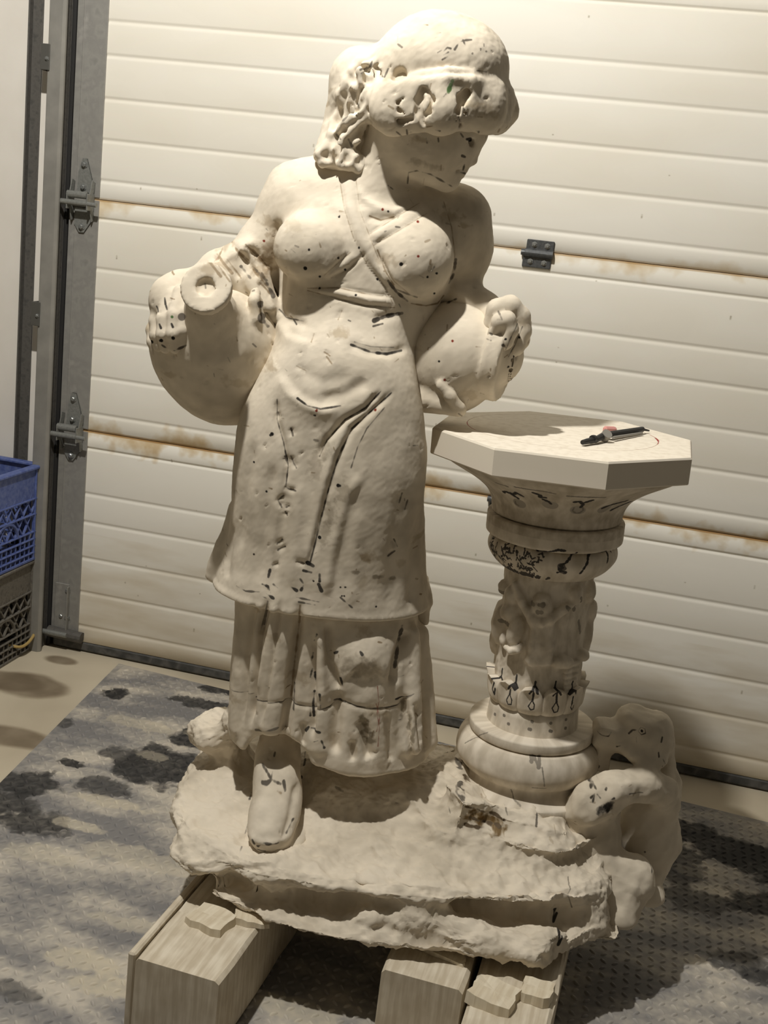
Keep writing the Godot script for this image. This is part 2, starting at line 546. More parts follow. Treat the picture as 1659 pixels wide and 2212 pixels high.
# ---------------------------------------------------------------- milk crates by the door
func crate(called: String, label: String, m: Material, at: Vector3, turn: float) -> void:
	# 0.33 square, 0.28 high; lattice sides with rounded hand holes; y from 0
	var t := thing(called, label, "crate", at, turn, "")
	var H := 0.268
	var W := 0.33
	var st := st_new()
	for s in [-1, 1]:
		for k in 2:
			var along := Vector3(1, 0, 0) if k == 0 else Vector3(0, 0, 1)
			var outw := Vector3(0, 0, s) if k == 0 else Vector3(s, 0, 0)
			var size := along * W + Vector3(absf(outw.x), 0, absf(outw.z)) * 0.012
			chamfer(st, outw * (W / 2 - 0.006) + Vector3(0, H - 0.005, 0), size + Vector3(0, 0.01, 0) + Vector3(absf(outw.x), 0, absf(outw.z)) * 0.01, 0.003)
	put("rim", done(st), m, t)
	for side in 4:
		var b := Basis(Vector3.UP, side * PI / 2)
		st = st_new()
		var z := W / 2 - 0.004
		# solid band under the rim, mid rails and grid foot
		chamfer(st, b * Vector3(0, H - 0.05, z - 0.001), Vector3(W - 0.02, 0.082, 0.004), 0.001, b)
		for q in [[H - 0.092, 0.005], [0.132, 0.004], [0.082, 0.004], [0.062, 0.004], [0.042, 0.004], [0.022, 0.004], [0.004, 0.007]]:
			if side % 2 == 1 and q[0] > 0.1 and q[0] < 0.15:
				pass
			chamfer(st, b * Vector3(0, q[0], z), Vector3(W - 0.012, q[1], 0.009), 0.001, b)
		for x in [-0.157, -0.132, 0.132, 0.157]:
			chamfer(st, b * Vector3(x, H / 2, z), Vector3(0.005, H - 0.01, 0.01), 0.001, b)
		for i in 11:
			var x := -0.11 + i * 0.022
			if absf(x) < 0.058:
				chamfer(st, b * Vector3(x, 0.032, z), Vector3(0.004, 0.062, 0.006), 0.001, b)
			else:
				chamfer(st, b * Vector3(x, 0.044, z), Vector3(0.004, 0.084, 0.006), 0.001, b)
		# crossing diagonal ribs
		for i in 7:
			for sg in [-1.0, 1.0]:
				var x := -0.12 + i * 0.04
				chamfer(st, b * Vector3(x, 0.137, z - 0.002), Vector3(0.0045, 0.13, 0.007), 0.001, b * Basis(Vector3.BACK, sg * 0.6))
		# rim of the hand hole
		var arc := []
		for i in 21:
			var w := PI * i / 20.0
			arc.append(b * Vector3(-cos(w) * 0.052, 0.082 + sin(w) * 0.048, z))
		rod(st, arc, 0.005, 6)
		put("lattice_side", done(st), m, t)
	st = st_new()
	for i in 9:
		var x := -0.15 + i * 0.0375
		chamfer(st, Vector3(x, 0.01, 0), Vector3(0.006, 0.008, W - 0.02), 0.001)
		chamfer(st, Vector3(0, 0.01, x), Vector3(W - 0.02, 0.008, 0.006), 0.001)
	put("bottom_grid", done(st), m, t)

func crates() -> void:
	crate("milk_crate", "blue plastic milk crate on top of the stack by the door track", mats.blue_plastic, Vector3(-0.277, 0.2695, 0.198), -0.02)
	crate("milk_crate", "dirty grey plastic milk crate under the blue one, standing on the floor", mats.grey_plastic, Vector3(-0.279, 0.0, 0.196), 0.0)
	var t := thing("strap", "yellowish plastic strap hanging out of the lower grey crate", "strap")
	var st := st_new()
	var pts := []
	for v in curve([Vector3(-0.125, 0.045, 0.155), Vector3(-0.104, 0.036, 0.13), Vector3(-0.102, 0.038, 0.09), Vector3(-0.106, 0.052, 0.055), Vector3(-0.12, 0.06, 0.045)], 6):
		pts.append(v)
	rod(st, pts, 0.0042, 8)
	put("loop", done(st), mats.yellow_strap, t)

# ---------------------------------------------------------------- floor and mat
func dab(im: Image, c: Vector2, r: Vector2, col: Color, a: float, n: FastNoiseLite, ragged := 0.35) -> void:
	# a stain with a ragged, soft edge
	for y in range(maxi(0, int(c.y - r.y * 1.6)), mini(im.get_height(), int(c.y + r.y * 1.6) + 1)):
		for x in range(maxi(0, int(c.x - r.x * 1.6)), mini(im.get_width(), int(c.x + r.x * 1.6) + 1)):
			var d := Vector2((x - c.x) / r.x, (y - c.y) / r.y).length() + n.get_noise_2d(x, y) * ragged
			var k := clampf((1.12 - d) * 3.4, 0.0, 1.0) * a
			if k > 0.0:
				im.set_pixel(x, y, im.get_pixel(x, y).lerp(col, clampf(k * (1.0 + n.get_noise_2d(x * 3.0, y * 3.0) * 0.35), 0.0, 1.0)))

const MAT_X := 0.17
const MAT_W := 3.2
const MAT_L := 2.4

func mat_point(p: Vector2) -> Vector2:
	# floor (x, z) to pixel of the mat's picture
	return Vector2((p.x - MAT_X) / MAT_W, (p.y - 0.03) / MAT_L) * Vector2(1600, 1200)

func mat_floor() -> void:
	var n := noise(41, 0.02, FastNoiseLite.TYPE_SIMPLEX_SMOOTH, 4)
	# concrete slab with dust and damp
	var im := Image.create(640, 768, false, Image.FORMAT_RGB8)
	for y in 768:
		for x in 640:
			var k := n.get_noise_2d(x * 0.7, y * 0.5) * 0.5 + 0.5
			im.set_pixel(x, y, Color8(180, 168, 146).lerp(Color8(214, 203, 180), clampf(k * 1.3 - 0.1, 0.0, 1.0)))
	var fp := func(v: Vector2) -> Vector2: return Vector2((v.x + 0.5) / 4.1 * 640.0, v.y / 4.7 * 768.0)
	var damp := Color8(112, 98, 78)
	for q in [[0.1192, 0.5549, 80, 0.12, 0.05], [0.0142, 0.2693, 70, 0.1, 0.07], [-0.0093, 0.0811, 60, 0.05, 0.03], [-0.0524, 0.2711, 70, 0.1, 0.05]]:
		dab(im, fp.call(Vector2(q[0], q[1])), Vector2(q[3] * 156.0, q[4] * 163.0), damp, 0.75, n, 0.3)
	var m := plain("concrete", Color.WHITE, 0.8)
	m.albedo_texture = ImageTexture.create_from_image(im)
	var st := SurfaceTool.new()
	st.begin(Mesh.PRIMITIVE_TRIANGLES)
	var q := [Vector3(-2.0, 0, -0.1), Vector3(3.6, 0, -0.1), Vector3(3.6, 0, 4.7), Vector3(-2.0, 0, 4.7)]
	for j in [0, 1, 2, 0, 2, 3]:
		var v: Vector3 = q[j]
		st.set_uv(Vector2((v.x + 0.5) / 4.1, v.z / 4.7))
		st.set_normal(Vector3.UP)
		st.add_vertex(v)
	var slab := st_new()
	chamfer(slab, Vector3(0.8, -0.061, 2.2), Vector3(6.2, 0.12, 5.4), 0.0005)
	st.append_from(done(slab), 0, Transform3D())
	struct("floor", st.commit(), m)
	# the rubber mat: worn black rubber under stone dust, with damp swept places
	im = Image.create(1600, 1200, false, Image.FORMAT_RGB8)
	var n2 := noise(43, 0.012, FastNoiseLite.TYPE_SIMPLEX_SMOOTH, 5)
	var n3 := noise(44, 0.09, FastNoiseLite.TYPE_SIMPLEX_SMOOTH, 3)
	for y in 1200:
		for x in 1600:
			var k := n2.get_noise_2d(x * 0.55, y * 1.15) * 0.9 + n3.get_noise_2d(x, y) * 0.22 + 0.5
			var c := Color8(122, 120, 119).lerp(Color8(190, 182, 168), clampf(k * 1.3 - 0.2, 0.0, 1.0))
			im.set_pixel(x, y, c)
	var nr := noise(47, 0.03, FastNoiseLite.TYPE_SIMPLEX_SMOOTH, 4)
	var wet := Color8(40, 39, 38)
	for s in [[0.2323, 0.2358, 62, 0.036, 0.032, 0.95], [0.4493, 0.1859, 100, 0.085, 0.03, 0.75], [0.4586, 0.0793, 60, 0.05, 0.03, 0.85], [0.4981, 0.5509, 160, 0.1, 0.1, 0.85], [0.5128, 0.382, 40, 0.05, 0.06, 0.85], [0.4121, 0.5419, 60, 0.06, 0.04, 0.6],
			[0.3163, 0.6281, 40, 0.035, 0.014, 0.85], [0.2839, 0.7529, 90, 0.07, 0.06, 0.8], [0.381, 0.8916, 80, 0.08, 0.045, 0.75], [0.2911, 0.8393, 60, 0.06, 0.06, 0.75], [0.4306, 0.6936, 80, 0.07, 0.04, 0.55], [0.1921, 0.4455, 50, 0.03, 0.03, 0.5],
			[1.79, 0.357, 110, 0.12, 0.06, 0.85], [1.7195, 0.3019, 60, 0.06, 0.04, 0.8], [1.8583, 0.3885, 60, 0.08, 0.08, 0.85], [1.8467, 0.5657, 50, 0.07, 0.05, 0.8], [1.7151, 0.6051, 60, 0.07, 0.05, 0.55], [1.7976, 0.7991, 70, 0.07, 0.04, 0.6], [1.8378, 0.8264, 40, 0.05, 0.03, 0.6],
			[0.6224, 1.3665, 90, 0.05, 0.02, 0.4], [0.6839, 0.5592, 90, 0.08, 0.07, 0.8], [1.095, 0.0549, 80, 0.1, 0.05, 0.8], [1.6875, 0.4854, 60, 0.05, 0.09, 0.6]]:
		dab(im, mat_point(Vector2(s[0], s[1])), Vector2(s[3] * 500.0, s[4] * 500.0), wet, s[5], nr, 0.55)
	var dust := Color8(196, 186, 164)
	for s in [[0.3658, 0.3702, 60, 0.12, 0.03, 0.5], [0.4808, 0.7491, 70, 0.09, 0.02, 0.6], [0.4648, 0.8627, 60, 0.06, 0.02, 0.6], [0.6285, 0.9236, 60, 0.12, 0.04, 0.45], [0.6809, 1.251, 60, 0.07, 0.03, 0.7], [0.4425, 0.9893, 60, 0.08, 0.03, 0.4], [0.7637, 1.296, 60, 0.07, 0.03, 0.7], [0.4692, 0.5134, 60, 0.05, 0.02, 0.5],
			[1.7167, 0.492, 50, 0.06, 0.02, 0.3], [1.0602, 1.2378, 90, 0.1, 0.03, 0.6], [0.727, 1.131, 80, 0.1, 0.02, 0.45]]:
		dab(im, mat_point(Vector2(s[0], s[1])), Vector2(s[3] * 500.0, s[4] * 500.0), dust, s[5], nr, 0.6)
	var mm := plain("dusty_rubber", Color.WHITE, 0.8)
	mm.albedo_texture = ImageTexture.create_from_image(im)
	st = SurfaceTool.new()
	st.begin(Mesh.PRIMITIVE_TRIANGLES)
	var top := 0.008
	var c4 := [Vector3(MAT_X - 0.02, top, 0.045), Vector3(MAT_X + MAT_W, top, 0.3), Vector3(MAT_X + MAT_W, top, 0.03 + MAT_L), Vector3(MAT_X + 0.24, top, 0.03 + MAT_L)]
	for j in [0, 1, 2, 0, 2, 3]:
		var v: Vector3 = c4[j]
		var p := mat_point(Vector2(v.x, v.z)) / Vector2(1600, 1200)
		st.set_uv(p)
		st.set_normal(Vector3.UP)
		st.add_vertex(v)
	for j in 4:
		var a: Vector3 = c4[j]
		var b: Vector3 = c4[(j + 1) % 4]
		var nn := Vector3(b.z - a.z, 0, a.x - b.x).normalized()
		var low := Vector3(0, top, 0)
		for v in [a, a - low, b - low, a, b - low, b]:
			st.set_uv(mat_point(Vector2(v.x, v.z)) / Vector2(1600, 1200))
			st.set_normal(nn)
			st.add_vertex(v)
	var t := thing("rubber_mat", "dusty black rubber floor mat with raised tread under the statue and timbers", "mat")
	put("sheet", st.commit(), mm, t)
	# the raised tread: short bars set alternately, more of them than one could count
	var lens := SurfaceTool.new()
	lens.begin(Mesh.PRIMITIVE_TRIANGLES)
	var rim := []
	for k in 8:
		var w := TAU * k / 8
		rim.append(Vector3(cos(w) * 0.0085, 0, sin(w) * 0.0034))
	for k in 8:
		var a: Vector3 = rim[k]
		var b: Vector3 = rim[(k + 1) % 8]
		var up := Vector3(0, 0.0032, 0)
		for v in [a, b, b * 0.6 + up, a, b * 0.6 + up, a * 0.6 + up, a * 0.6 + up, b * 0.6 + up, up]:
			lens.add_vertex(v)
	lens.generate_normals()
	var mult := MultiMesh.new()
	mult.transform_format = MultiMesh.TRANSFORM_3D
	mult.use_colors = true
	mult.mesh = lens.commit()
	var rows := []
	var pitch := 0.0215
	for i in 80:
		for j in 76:
			var p := Vector2(0.19 + i * pitch, 0.08 + j * pitch)
			if p.x > 2.1 or p.y > 1.62:
				continue
			var e0 := MAT_X - 0.02 + (p.y - 0.045) * 0.109
			if p.x < e0 + 0.015 or p.y < 0.045 + (p.x - MAT_X) * 0.079 + 0.015:
				continue
			rows.append([p, (i + j) % 2])
	mult.instance_count = rows.size()
	for i in rows.size():
		var p: Vector2 = rows[i][0]
		mult.set_instance_transform(i, Transform3D(Basis(Vector3.UP, (0.78 if rows[i][1] == 0 else -0.78)), Vector3(p.x, top - 0.0001, p.y)))
		var px := mat_point(p)
		var c := im.get_pixel(clampi(int(px.x), 0, 1599), clampi(int(px.y), 0, 1199)).srgb_to_linear()
		mult.set_instance_color(i, c * 1.22)
	var mi := MultiMeshInstance3D.new()
	mi.name = "raised_tread"
	mi.multimesh = mult
	var tm := plain("tread_rubber", Color.WHITE, 0.8)
	tm.vertex_color_use_as_albedo = true
	mi.material_override = tm
	mi.set_meta("kind", "stuff")
	t.add_child(mi)

# ---------------------------------------------------------------- timbers and shims under the statue
func wood_material(called: String, light: Color, dark: Color, sd: int, along_z := true) -> StandardMaterial3D:
	var m := plain(called, Color.WHITE, 0.9)
	var n := noise(sd, 0.02, FastNoiseLite.TYPE_SIMPLEX_SMOOTH, 4)
	var n2 := noise(sd + 3, 0.01, FastNoiseLite.TYPE_SIMPLEX_SMOOTH, 3)
	var im := Image.create(512, 512, false, Image.FORMAT_RGB8)
	for y in 512:
		for x in 512:
			var k := n.get_noise_2d(x * 2.4, y * 0.16) * 0.8 + n2.get_noise_2d(x, y * 0.7) * 0.6 + 0.45
			im.set_pixel(x, y, dark.lerp(light, clampf(k, 0.0, 1.0)))
	m.albedo_texture = ImageTexture.create_from_image(im)
	m.uv1_triplanar = true
	m.uv1_scale = Vector3(4, 4, 4)
	return m

func timber(label: String, m: Material, cx: float, w: float, h: float, z0: float, z1: float, turn: float) -> void:
	var t := thing("timber", label, "timber", Vector3(cx, 0.008, (z0 + z1) / 2), turn, "")
	var st := st_new()
	var l := z1 - z0
	var r := RandomNumberGenerator.new()
	r.seed = int(cx * 1000)
	# a sawn beam with slightly worn, uneven arrises
	var n := 14
	var e := 0.006
	var prof := [Vector2(-w / 2 + e, 0), Vector2(-w / 2, e), Vector2(-w / 2, h - e), Vector2(-w / 2 + e, h), Vector2(w / 2 - e, h), Vector2(w / 2, h - e), Vector2(w / 2, e), Vector2(w / 2 - e, 0)]
	var rings := []
	for i in n + 1:
		var ring := []
		for p in prof:
			var inset := 0.003 if i == 0 or i == n else 0.0
			ring.append(Vector3(p.x * (1.0 - inset / w) + r.randf_range(-0.0012, 0.0012), p.y + (r.randf_range(-0.0015, 0.001) if p.y > 0.01 else 0.0), -l / 2 + l * i / n))
		rings.append(ring)
	for i in n:
		for k in prof.size():
			var k2 := (k + 1) % prof.size()
			quad(st, rings[i][k], rings[i][k2], rings[i + 1][k2], rings[i + 1][k])
	for k in range(1, prof.size() - 1):
		for v in [rings[0][0], rings[0][k + 1], rings[0][k]]:
			st.add_vertex(v)
		for v in [rings[n][0], rings[n][k], rings[n][k + 1]]:
			st.add_vertex(v)
	put("beam", done(st), m, t)
	if cx < 1.0:
		var sp := st_new()
		chamfer(sp, Vector3(-w / 2 - 0.0085, h / 2 + 0.001, 0), Vector3(0.013, h, l - 0.01), 0.003)
		put("split_edge", done(sp), m, t)

func shim(label: String, at: Vector3, s: Vector3, turn: float, tilt: float, m: Material, sd: int) -> void:
	var t := thing("wood_shim", label, "wood shim", at, turn)
	var r := RandomNumberGenerator.new()
	r.seed = sd
	# a split chip: ragged outline, thinner at one end
	var n := 18
	var st := st_new()
	var up := []
	var dn := []
	for i in n:
		var w := TAU * i / n
		var k := 1.0 / maxf(absf(cos(w)), absf(sin(w)))
		var p := Vector2(cos(w), sin(w)) * k * (1.0 + r.randf_range(-0.09, 0.05))
		var h := s.y * (1.0 + tilt * p.x) * (1.0 + r.randf_range(-0.08, 0.08))
		up.append(Vector3(p.x * s.x / 2 * 0.97, h, p.y * s.z / 2 * 0.97))
		dn.append(Vector3(p.x * s.x / 2, 0, p.y * s.z / 2))
	for i in n:
		var j := (i + 1) % n
		quad(st, dn[j], dn[i], up[i], up[j])
		for v in [up[i], Vector3(0, s.y, 0), up[j]]:
			st.add_vertex(v)
		for v in [dn[j], Vector3.ZERO, dn[i]]:
			st.add_vertex(v)
	put("chip", done(st), m, t)

func timbers() -> void:
	var w1 := wood_material("weathered_wood", Color8(220, 210, 190), Color8(194, 181, 158), 51)
	var w2 := wood_material("split_wood", Color8(228, 218, 196), Color8(204, 190, 164), 55)
	timber("square sawn timber under the left end of the statue's rock", w1, 0.925, 0.143, 0.138, 0.62, 1.395, -0.05)
	timber("middle square timber lying between the left beam and the rightmost one", w1, 1.271, 0.135, 0.13, 0.62, 1.262, -0.03)
	timber("rightmost square timber, reaching furthest out from under the rock", w1, 1.409, 0.13, 0.126, 0.62, 1.62, -0.03)
	shim("pale square wood shim lying on top of the left timber", Vector3(0.908, 0.146, 1.262), Vector3(0.07, 0.013, 0.06), -0.25, 0.1, w2, 3)
	shim("thin broken wood sliver wedged at the edge of the left timber", Vector3(0.966, 0.146, 1.225), Vector3(0.06, 0.01, 0.05), 0.2, -0.3, w2, 5)
	shim("long thin split wood sliver lying on the middle timber", Vector3(1.262, 0.138, 1.178), Vector3(0.12, 0.009, 0.03), -0.25, -0.5, w2, 7)
	shim("thick pale wood shim lying on the rightmost timber, near its middle", Vector3(1.376, 0.134, 1.262), Vector3(0.07, 0.018, 0.065), -0.2, -0.1, w2, 9)
	shim("small wood shim at the right edge of the rightmost timber", Vector3(1.44, 0.134, 1.225), Vector3(0.05, 0.016, 0.05), -0.1, 0.1, w2, 11)

# ---------------------------------------------------------------- sculpting: blended solids, meshed as surface nets
class Solid:
	var k := 0.015
	var cut := false
	var mid := Vector3.ZERO
	var reach := 0.0
	func d(_p: Vector3) -> float:
		return 1.0

class Limb extends Solid:
	var a: Vector3
	var ab: Vector3
	var ra: float
	var dr: float
	var il: float
	func d(p: Vector3) -> float:
		var q := p - a
		var h := clampf(q.dot(ab) * il, 0.0, 1.0)
		return (q - ab * h).length() - ra - dr * h

class Egg extends Solid:
	var m: Basis
	var r: Vector3
	func d(p: Vector3) -> float:
		var e := (m * (p - mid)) / r
		var k0 := e.length()
		var k1 := (e / r).length()
		if k1 < 0.0001:
			return -minf(r.x, minf(r.y, r.z))
		return k0 * (k0 - 1.0) / k1

class Brick extends Solid:
	var m: Basis
	var h: Vector3
	var rr: float
	func d(p: Vector3) -> float:
		var q := (m * (p - mid)).abs() - h
		return q.max(Vector3.ZERO).length() + minf(maxf(q.x, maxf(q.y, q.z)), 0.0) - rr

class Drum extends Solid:     # a rounded disc round its own y axis
	var m: Basis
	var rad: float
	var hh: float
	var rr: float
	func d(p: Vector3) -> float:
		var q := m * (p - mid)
		var x := Vector2(q.x, q.z).length() - rad
		var y := absf(q.y) - hh
		return Vector2(maxf(x, 0.0), maxf(y, 0.0)).length() + minf(maxf(x, y), 0.0) - rr

class Ring extends Solid:
	var m: Basis
	var big: float
	var r: float
	func d(p: Vector3) -> float:
		var q := m * (p - mid)
		return Vector2(Vector2(q.x, q.z).length() - big, q.y).length() - r

class Loft extends Solid:     # stacked oval sections: y, centre x, centre z, half width, half depth
	var lv: Array = []
	var n := 2.0              # 2 is an oval, more is boxier
	var y0 := 0.0
	var y1 := 0.0
	var lip := 0.004
	func sec(y: float) -> Array:
		var i := 0
		while i < lv.size() - 2 and y > lv[i + 1][0]:
			i += 1
		var a: Array = lv[i]
		var b: Array = lv[i + 1]
		var p: Array = lv[maxi(i - 1, 0)]
		var q: Array = lv[mini(i + 2, lv.size() - 1)]
		var t := clampf((y - a[0]) / (b[0] - a[0]), 0.0, 1.0)
		return [cubic_interpolate(a[1], b[1], p[1], q[1], t), cubic_interpolate(a[2], b[2], p[2], q[2], t), cubic_interpolate(a[3], b[3], p[3], q[3], t), cubic_interpolate(a[4], b[4], p[4], q[4], t)]
	var table: Array[Vector4] = []
	func bake() -> void:
		for i in 257:
			var s := sec(lerpf(y0, y1, i / 256.0))
			table.append(Vector4(s[0], s[1], s[2], s[3]))
	func d(p: Vector3) -> float:
		var f := clampf((p.y - y0) / (y1 - y0), 0.0, 1.0) * 256.0
		var i := mini(int(f), 255)
		var s: Vector4 = table[i].lerp(table[i + 1], f - i)
		var ex := (p.x - s.x) / s.z
		var ez := (p.z - s.y) / s.w
		var q: float
		if n == 2.0:
			var k0 := sqrt(ex * ex + ez * ez)
			var gx := ex / s.z
			var gz := ez / s.w
			var k1 := sqrt(gx * gx + gz * gz)
			q = k0 * (k0 - 1.0) / k1 if k1 > 0.001 else -minf(s.z, s.w)
		else:
			q = (pow(pow(absf(ex), n) + pow(absf(ez), n), 1.0 / n) - 1.0) * minf(s.z, s.w)
		var v := maxf(y0 - p.y, p.y - y1) + lip
		q += lip
		return Vector2(maxf(q, 0.0), maxf(v, 0.0)).length() + minf(maxf(q, v), 0.0) - lip

var clay: Array = []          # the solids being put together

func add(s: Solid, k: float, cut := false) -> Solid:
	s.k = k
	s.cut = cut
	clay.append(s)
	return s

func limb(a: Vector3, b: Vector3, ra: float, rb: float, k := 0.02, cut := false) -> void:
	var s := Limb.new()
	s.a = a
	s.ab = b - a
	s.ra = ra
	s.dr = rb - ra
	s.il = 1.0 / maxf(s.ab.length_squared(), 0.0000001)
	s.mid = (a + b) / 2
	s.reach = s.ab.length() / 2 + maxf(ra, rb)
	add(s, k, cut)

func chain(pts: Array, rads: Array, k := 0.012, cut := false) -> void:
	for i in pts.size() - 1:
		limb(pts[i], pts[i + 1], rads[i], rads[i + 1], k, cut)

func turned(deg: Vector3) -> Basis:
	return Basis.from_euler(deg * PI / 180.0).transposed()

func egg(c: Vector3, r: Vector3, k := 0.02, deg := Vector3.ZERO, cut := false) -> void:
	var s := Egg.new()
	s.m = turned(deg)
	s.r = r
	s.mid = c
	s.reach = maxf(r.x, maxf(r.y, r.z))
	add(s, k, cut)

func brick(c: Vector3, h: Vector3, rr := 0.005, k := 0.01, deg := Vector3.ZERO, cut := false) -> void:
	var s := Brick.new()
	s.m = turned(deg)
	s.h = h - Vector3.ONE * rr
	s.rr = rr
	s.mid = c
	s.reach = h.length()
	add(s, k, cut)

func along(n: Vector3) -> Basis:
	# rows that take a vector into a frame whose y is n
	var y := n.normalized()
	var x := y.cross(Vector3.FORWARD if absf(y.z) < 0.9 else Vector3.UP).normalized()
	return Basis(x, y, x.cross(y)).transposed()

func drum(c: Vector3, n: Vector3, rad: float, half: float, rr := 0.004, k := 0.008, cut := false) -> void:
	var s := Drum.new()
	s.m = along(n)
	s.rad = rad - rr
	s.hh = half - rr
	s.rr = rr
	s.mid = c
	s.reach = sqrt(rad * rad + half * half)
	add(s, k, cut)

func ring(c: Vector3, n: Vector3, big: float, r: float, k := 0.008, cut := false) -> void:
	var s := Ring.new()
	s.m = along(n)
	s.big = big
	s.r = r
	s.mid = c
	s.reach = big + r
	add(s, k, cut)

func loft(levels: Array, k := 0.02, n := 2.0, lip := 0.004) -> Loft:
	var s := Loft.new()
	levels.sort_custom(func(a, b): return a[0] < b[0])
	s.lv = levels
	s.n = n
	s.lip = lip
	s.y0 = levels[0][0]
	s.y1 = levels[-1][0]
	s.bake()
	var lo := Vector3(9, s.y0, 9)
	var hi := Vector3(-9, s.y1, -9)
	for l in levels:
		lo = lo.min(Vector3(l[1] - l[3], s.y0, l[2] - l[4]))
		hi = hi.max(Vector3(l[1] + l[3], s.y1, l[2] + l[4]))
	s.mid = (lo + hi) / 2
	s.reach = (hi - lo).length() / 2
	add(s, k)
	return s

func blend(list: Array, p: Vector3) -> float:
	var d := 9.0
	for s: Solid in list:
		var e: float = s.d(p)
		if s.cut:
			e = -e
			var h := maxf(s.k - absf(d - e), 0.0) / s.k
			d = maxf(d, e) + h * h * s.k * 0.25
		else:
			var h := maxf(s.k - absf(d - e), 0.0) / s.k
			d = minf(d, e) - h * h * s.k * 0.25
	return d

# working store of the mesher; the blocks are filled side by side
var g_lo: Vector3
var g_n: Vector3i
var g_cell := 0.005
var g_blocks: Array = []      # [block index, active solids]
var g_fill: Array = []
var g_val: PackedFloat32Array
var g_cells: Array = []
const BK := 6

func fill_block(i: int) -> void:
	var b: Vector3i = g_blocks[i][0]
	var list: Array = g_blocks[i][1]
	var out := PackedFloat32Array()
	out.resize(BK * BK * BK)
	var o := 0
	for z in BK:
		for y in BK:
			for x in BK:
				out[o] = blend(list, g_lo + Vector3(b.x * BK + x, b.y * BK + y, b.z * BK + z) * g_cell)
				o += 1
	g_fill[i] = out

func net_block(i: int) -> void:
	# one point in each cell that the surface crosses
	var b: Vector3i = g_blocks[i][0]
	var nx := g_n.x
	var nxy := g_n.x * g_n.y
	var ids := PackedInt32Array()
	var pts := PackedVector3Array()
	for z in range(b.z * BK, mini(b.z * BK + BK, g_n.z - 1)):
		for y in range(b.y * BK, mini(b.y * BK + BK, g_n.y - 1)):
			for x in range(b.x * BK, mini(b.x * BK + BK, g_n.x - 1)):
				var c := x + y * nx + z * nxy
				var v0 := g_val[c]
				var v1 := g_val[c + 1]
				var v2 := g_val[c + nx]
				var v3 := g_val[c + nx + 1]
				var v4 := g_val[c + nxy]
				var v5 := g_val[c + nxy + 1]
				var v6 := g_val[c + nxy + nx]
				var v7 := g_val[c + nxy + nx + 1]
				var lo := minf(minf(minf(v0, v1), minf(v2, v3)), minf(minf(v4, v5), minf(v6, v7)))
				var hi := maxf(maxf(maxf(v0, v1), maxf(v2, v3)), maxf(maxf(v4, v5), maxf(v6, v7)))
				if lo >= 0.0 or hi < 0.0:
					continue
				var s := Vector3.ZERO
				var n := 0
				if (v0 < 0.0) != (v1 < 0.0):
					s += Vector3(v0 / (v0 - v1), 0, 0); n += 1
				if (v2 < 0.0) != (v3 < 0.0):
					s += Vector3(v2 / (v2 - v3), 1, 0); n += 1
				if (v4 < 0.0) != (v5 < 0.0):
					s += Vector3(v4 / (v4 - v5), 0, 1); n += 1
				if (v6 < 0.0) != (v7 < 0.0):
					s += Vector3(v6 / (v6 - v7), 1, 1); n += 1
				if (v0 < 0.0) != (v2 < 0.0):
					s += Vector3(0, v0 / (v0 - v2), 0); n += 1
				if (v1 < 0.0) != (v3 < 0.0):
					s += Vector3(1, v1 / (v1 - v3), 0); n += 1
				if (v4 < 0.0) != (v6 < 0.0):
					s += Vector3(0, v4 / (v4 - v6), 1); n += 1
				if (v5 < 0.0) != (v7 < 0.0):
					s += Vector3(1, v5 / (v5 - v7), 1); n += 1
				if (v0 < 0.0) != (v4 < 0.0):
					s += Vector3(0, 0, v0 / (v0 - v4)); n += 1
				if (v1 < 0.0) != (v5 < 0.0):
					s += Vector3(1, 0, v1 / (v1 - v5)); n += 1
				if (v2 < 0.0) != (v6 < 0.0):
					s += Vector3(0, 1, v2 / (v2 - v6)); n += 1
				if (v3 < 0.0) != (v7 < 0.0):
					s += Vector3(1, 1, v3 / (v3 - v7)); n += 1
				ids.append(c)
				pts.append(g_lo + (Vector3(x, y, z) + s / n) * g_cell)
	g_cells[i] = [ids, pts]

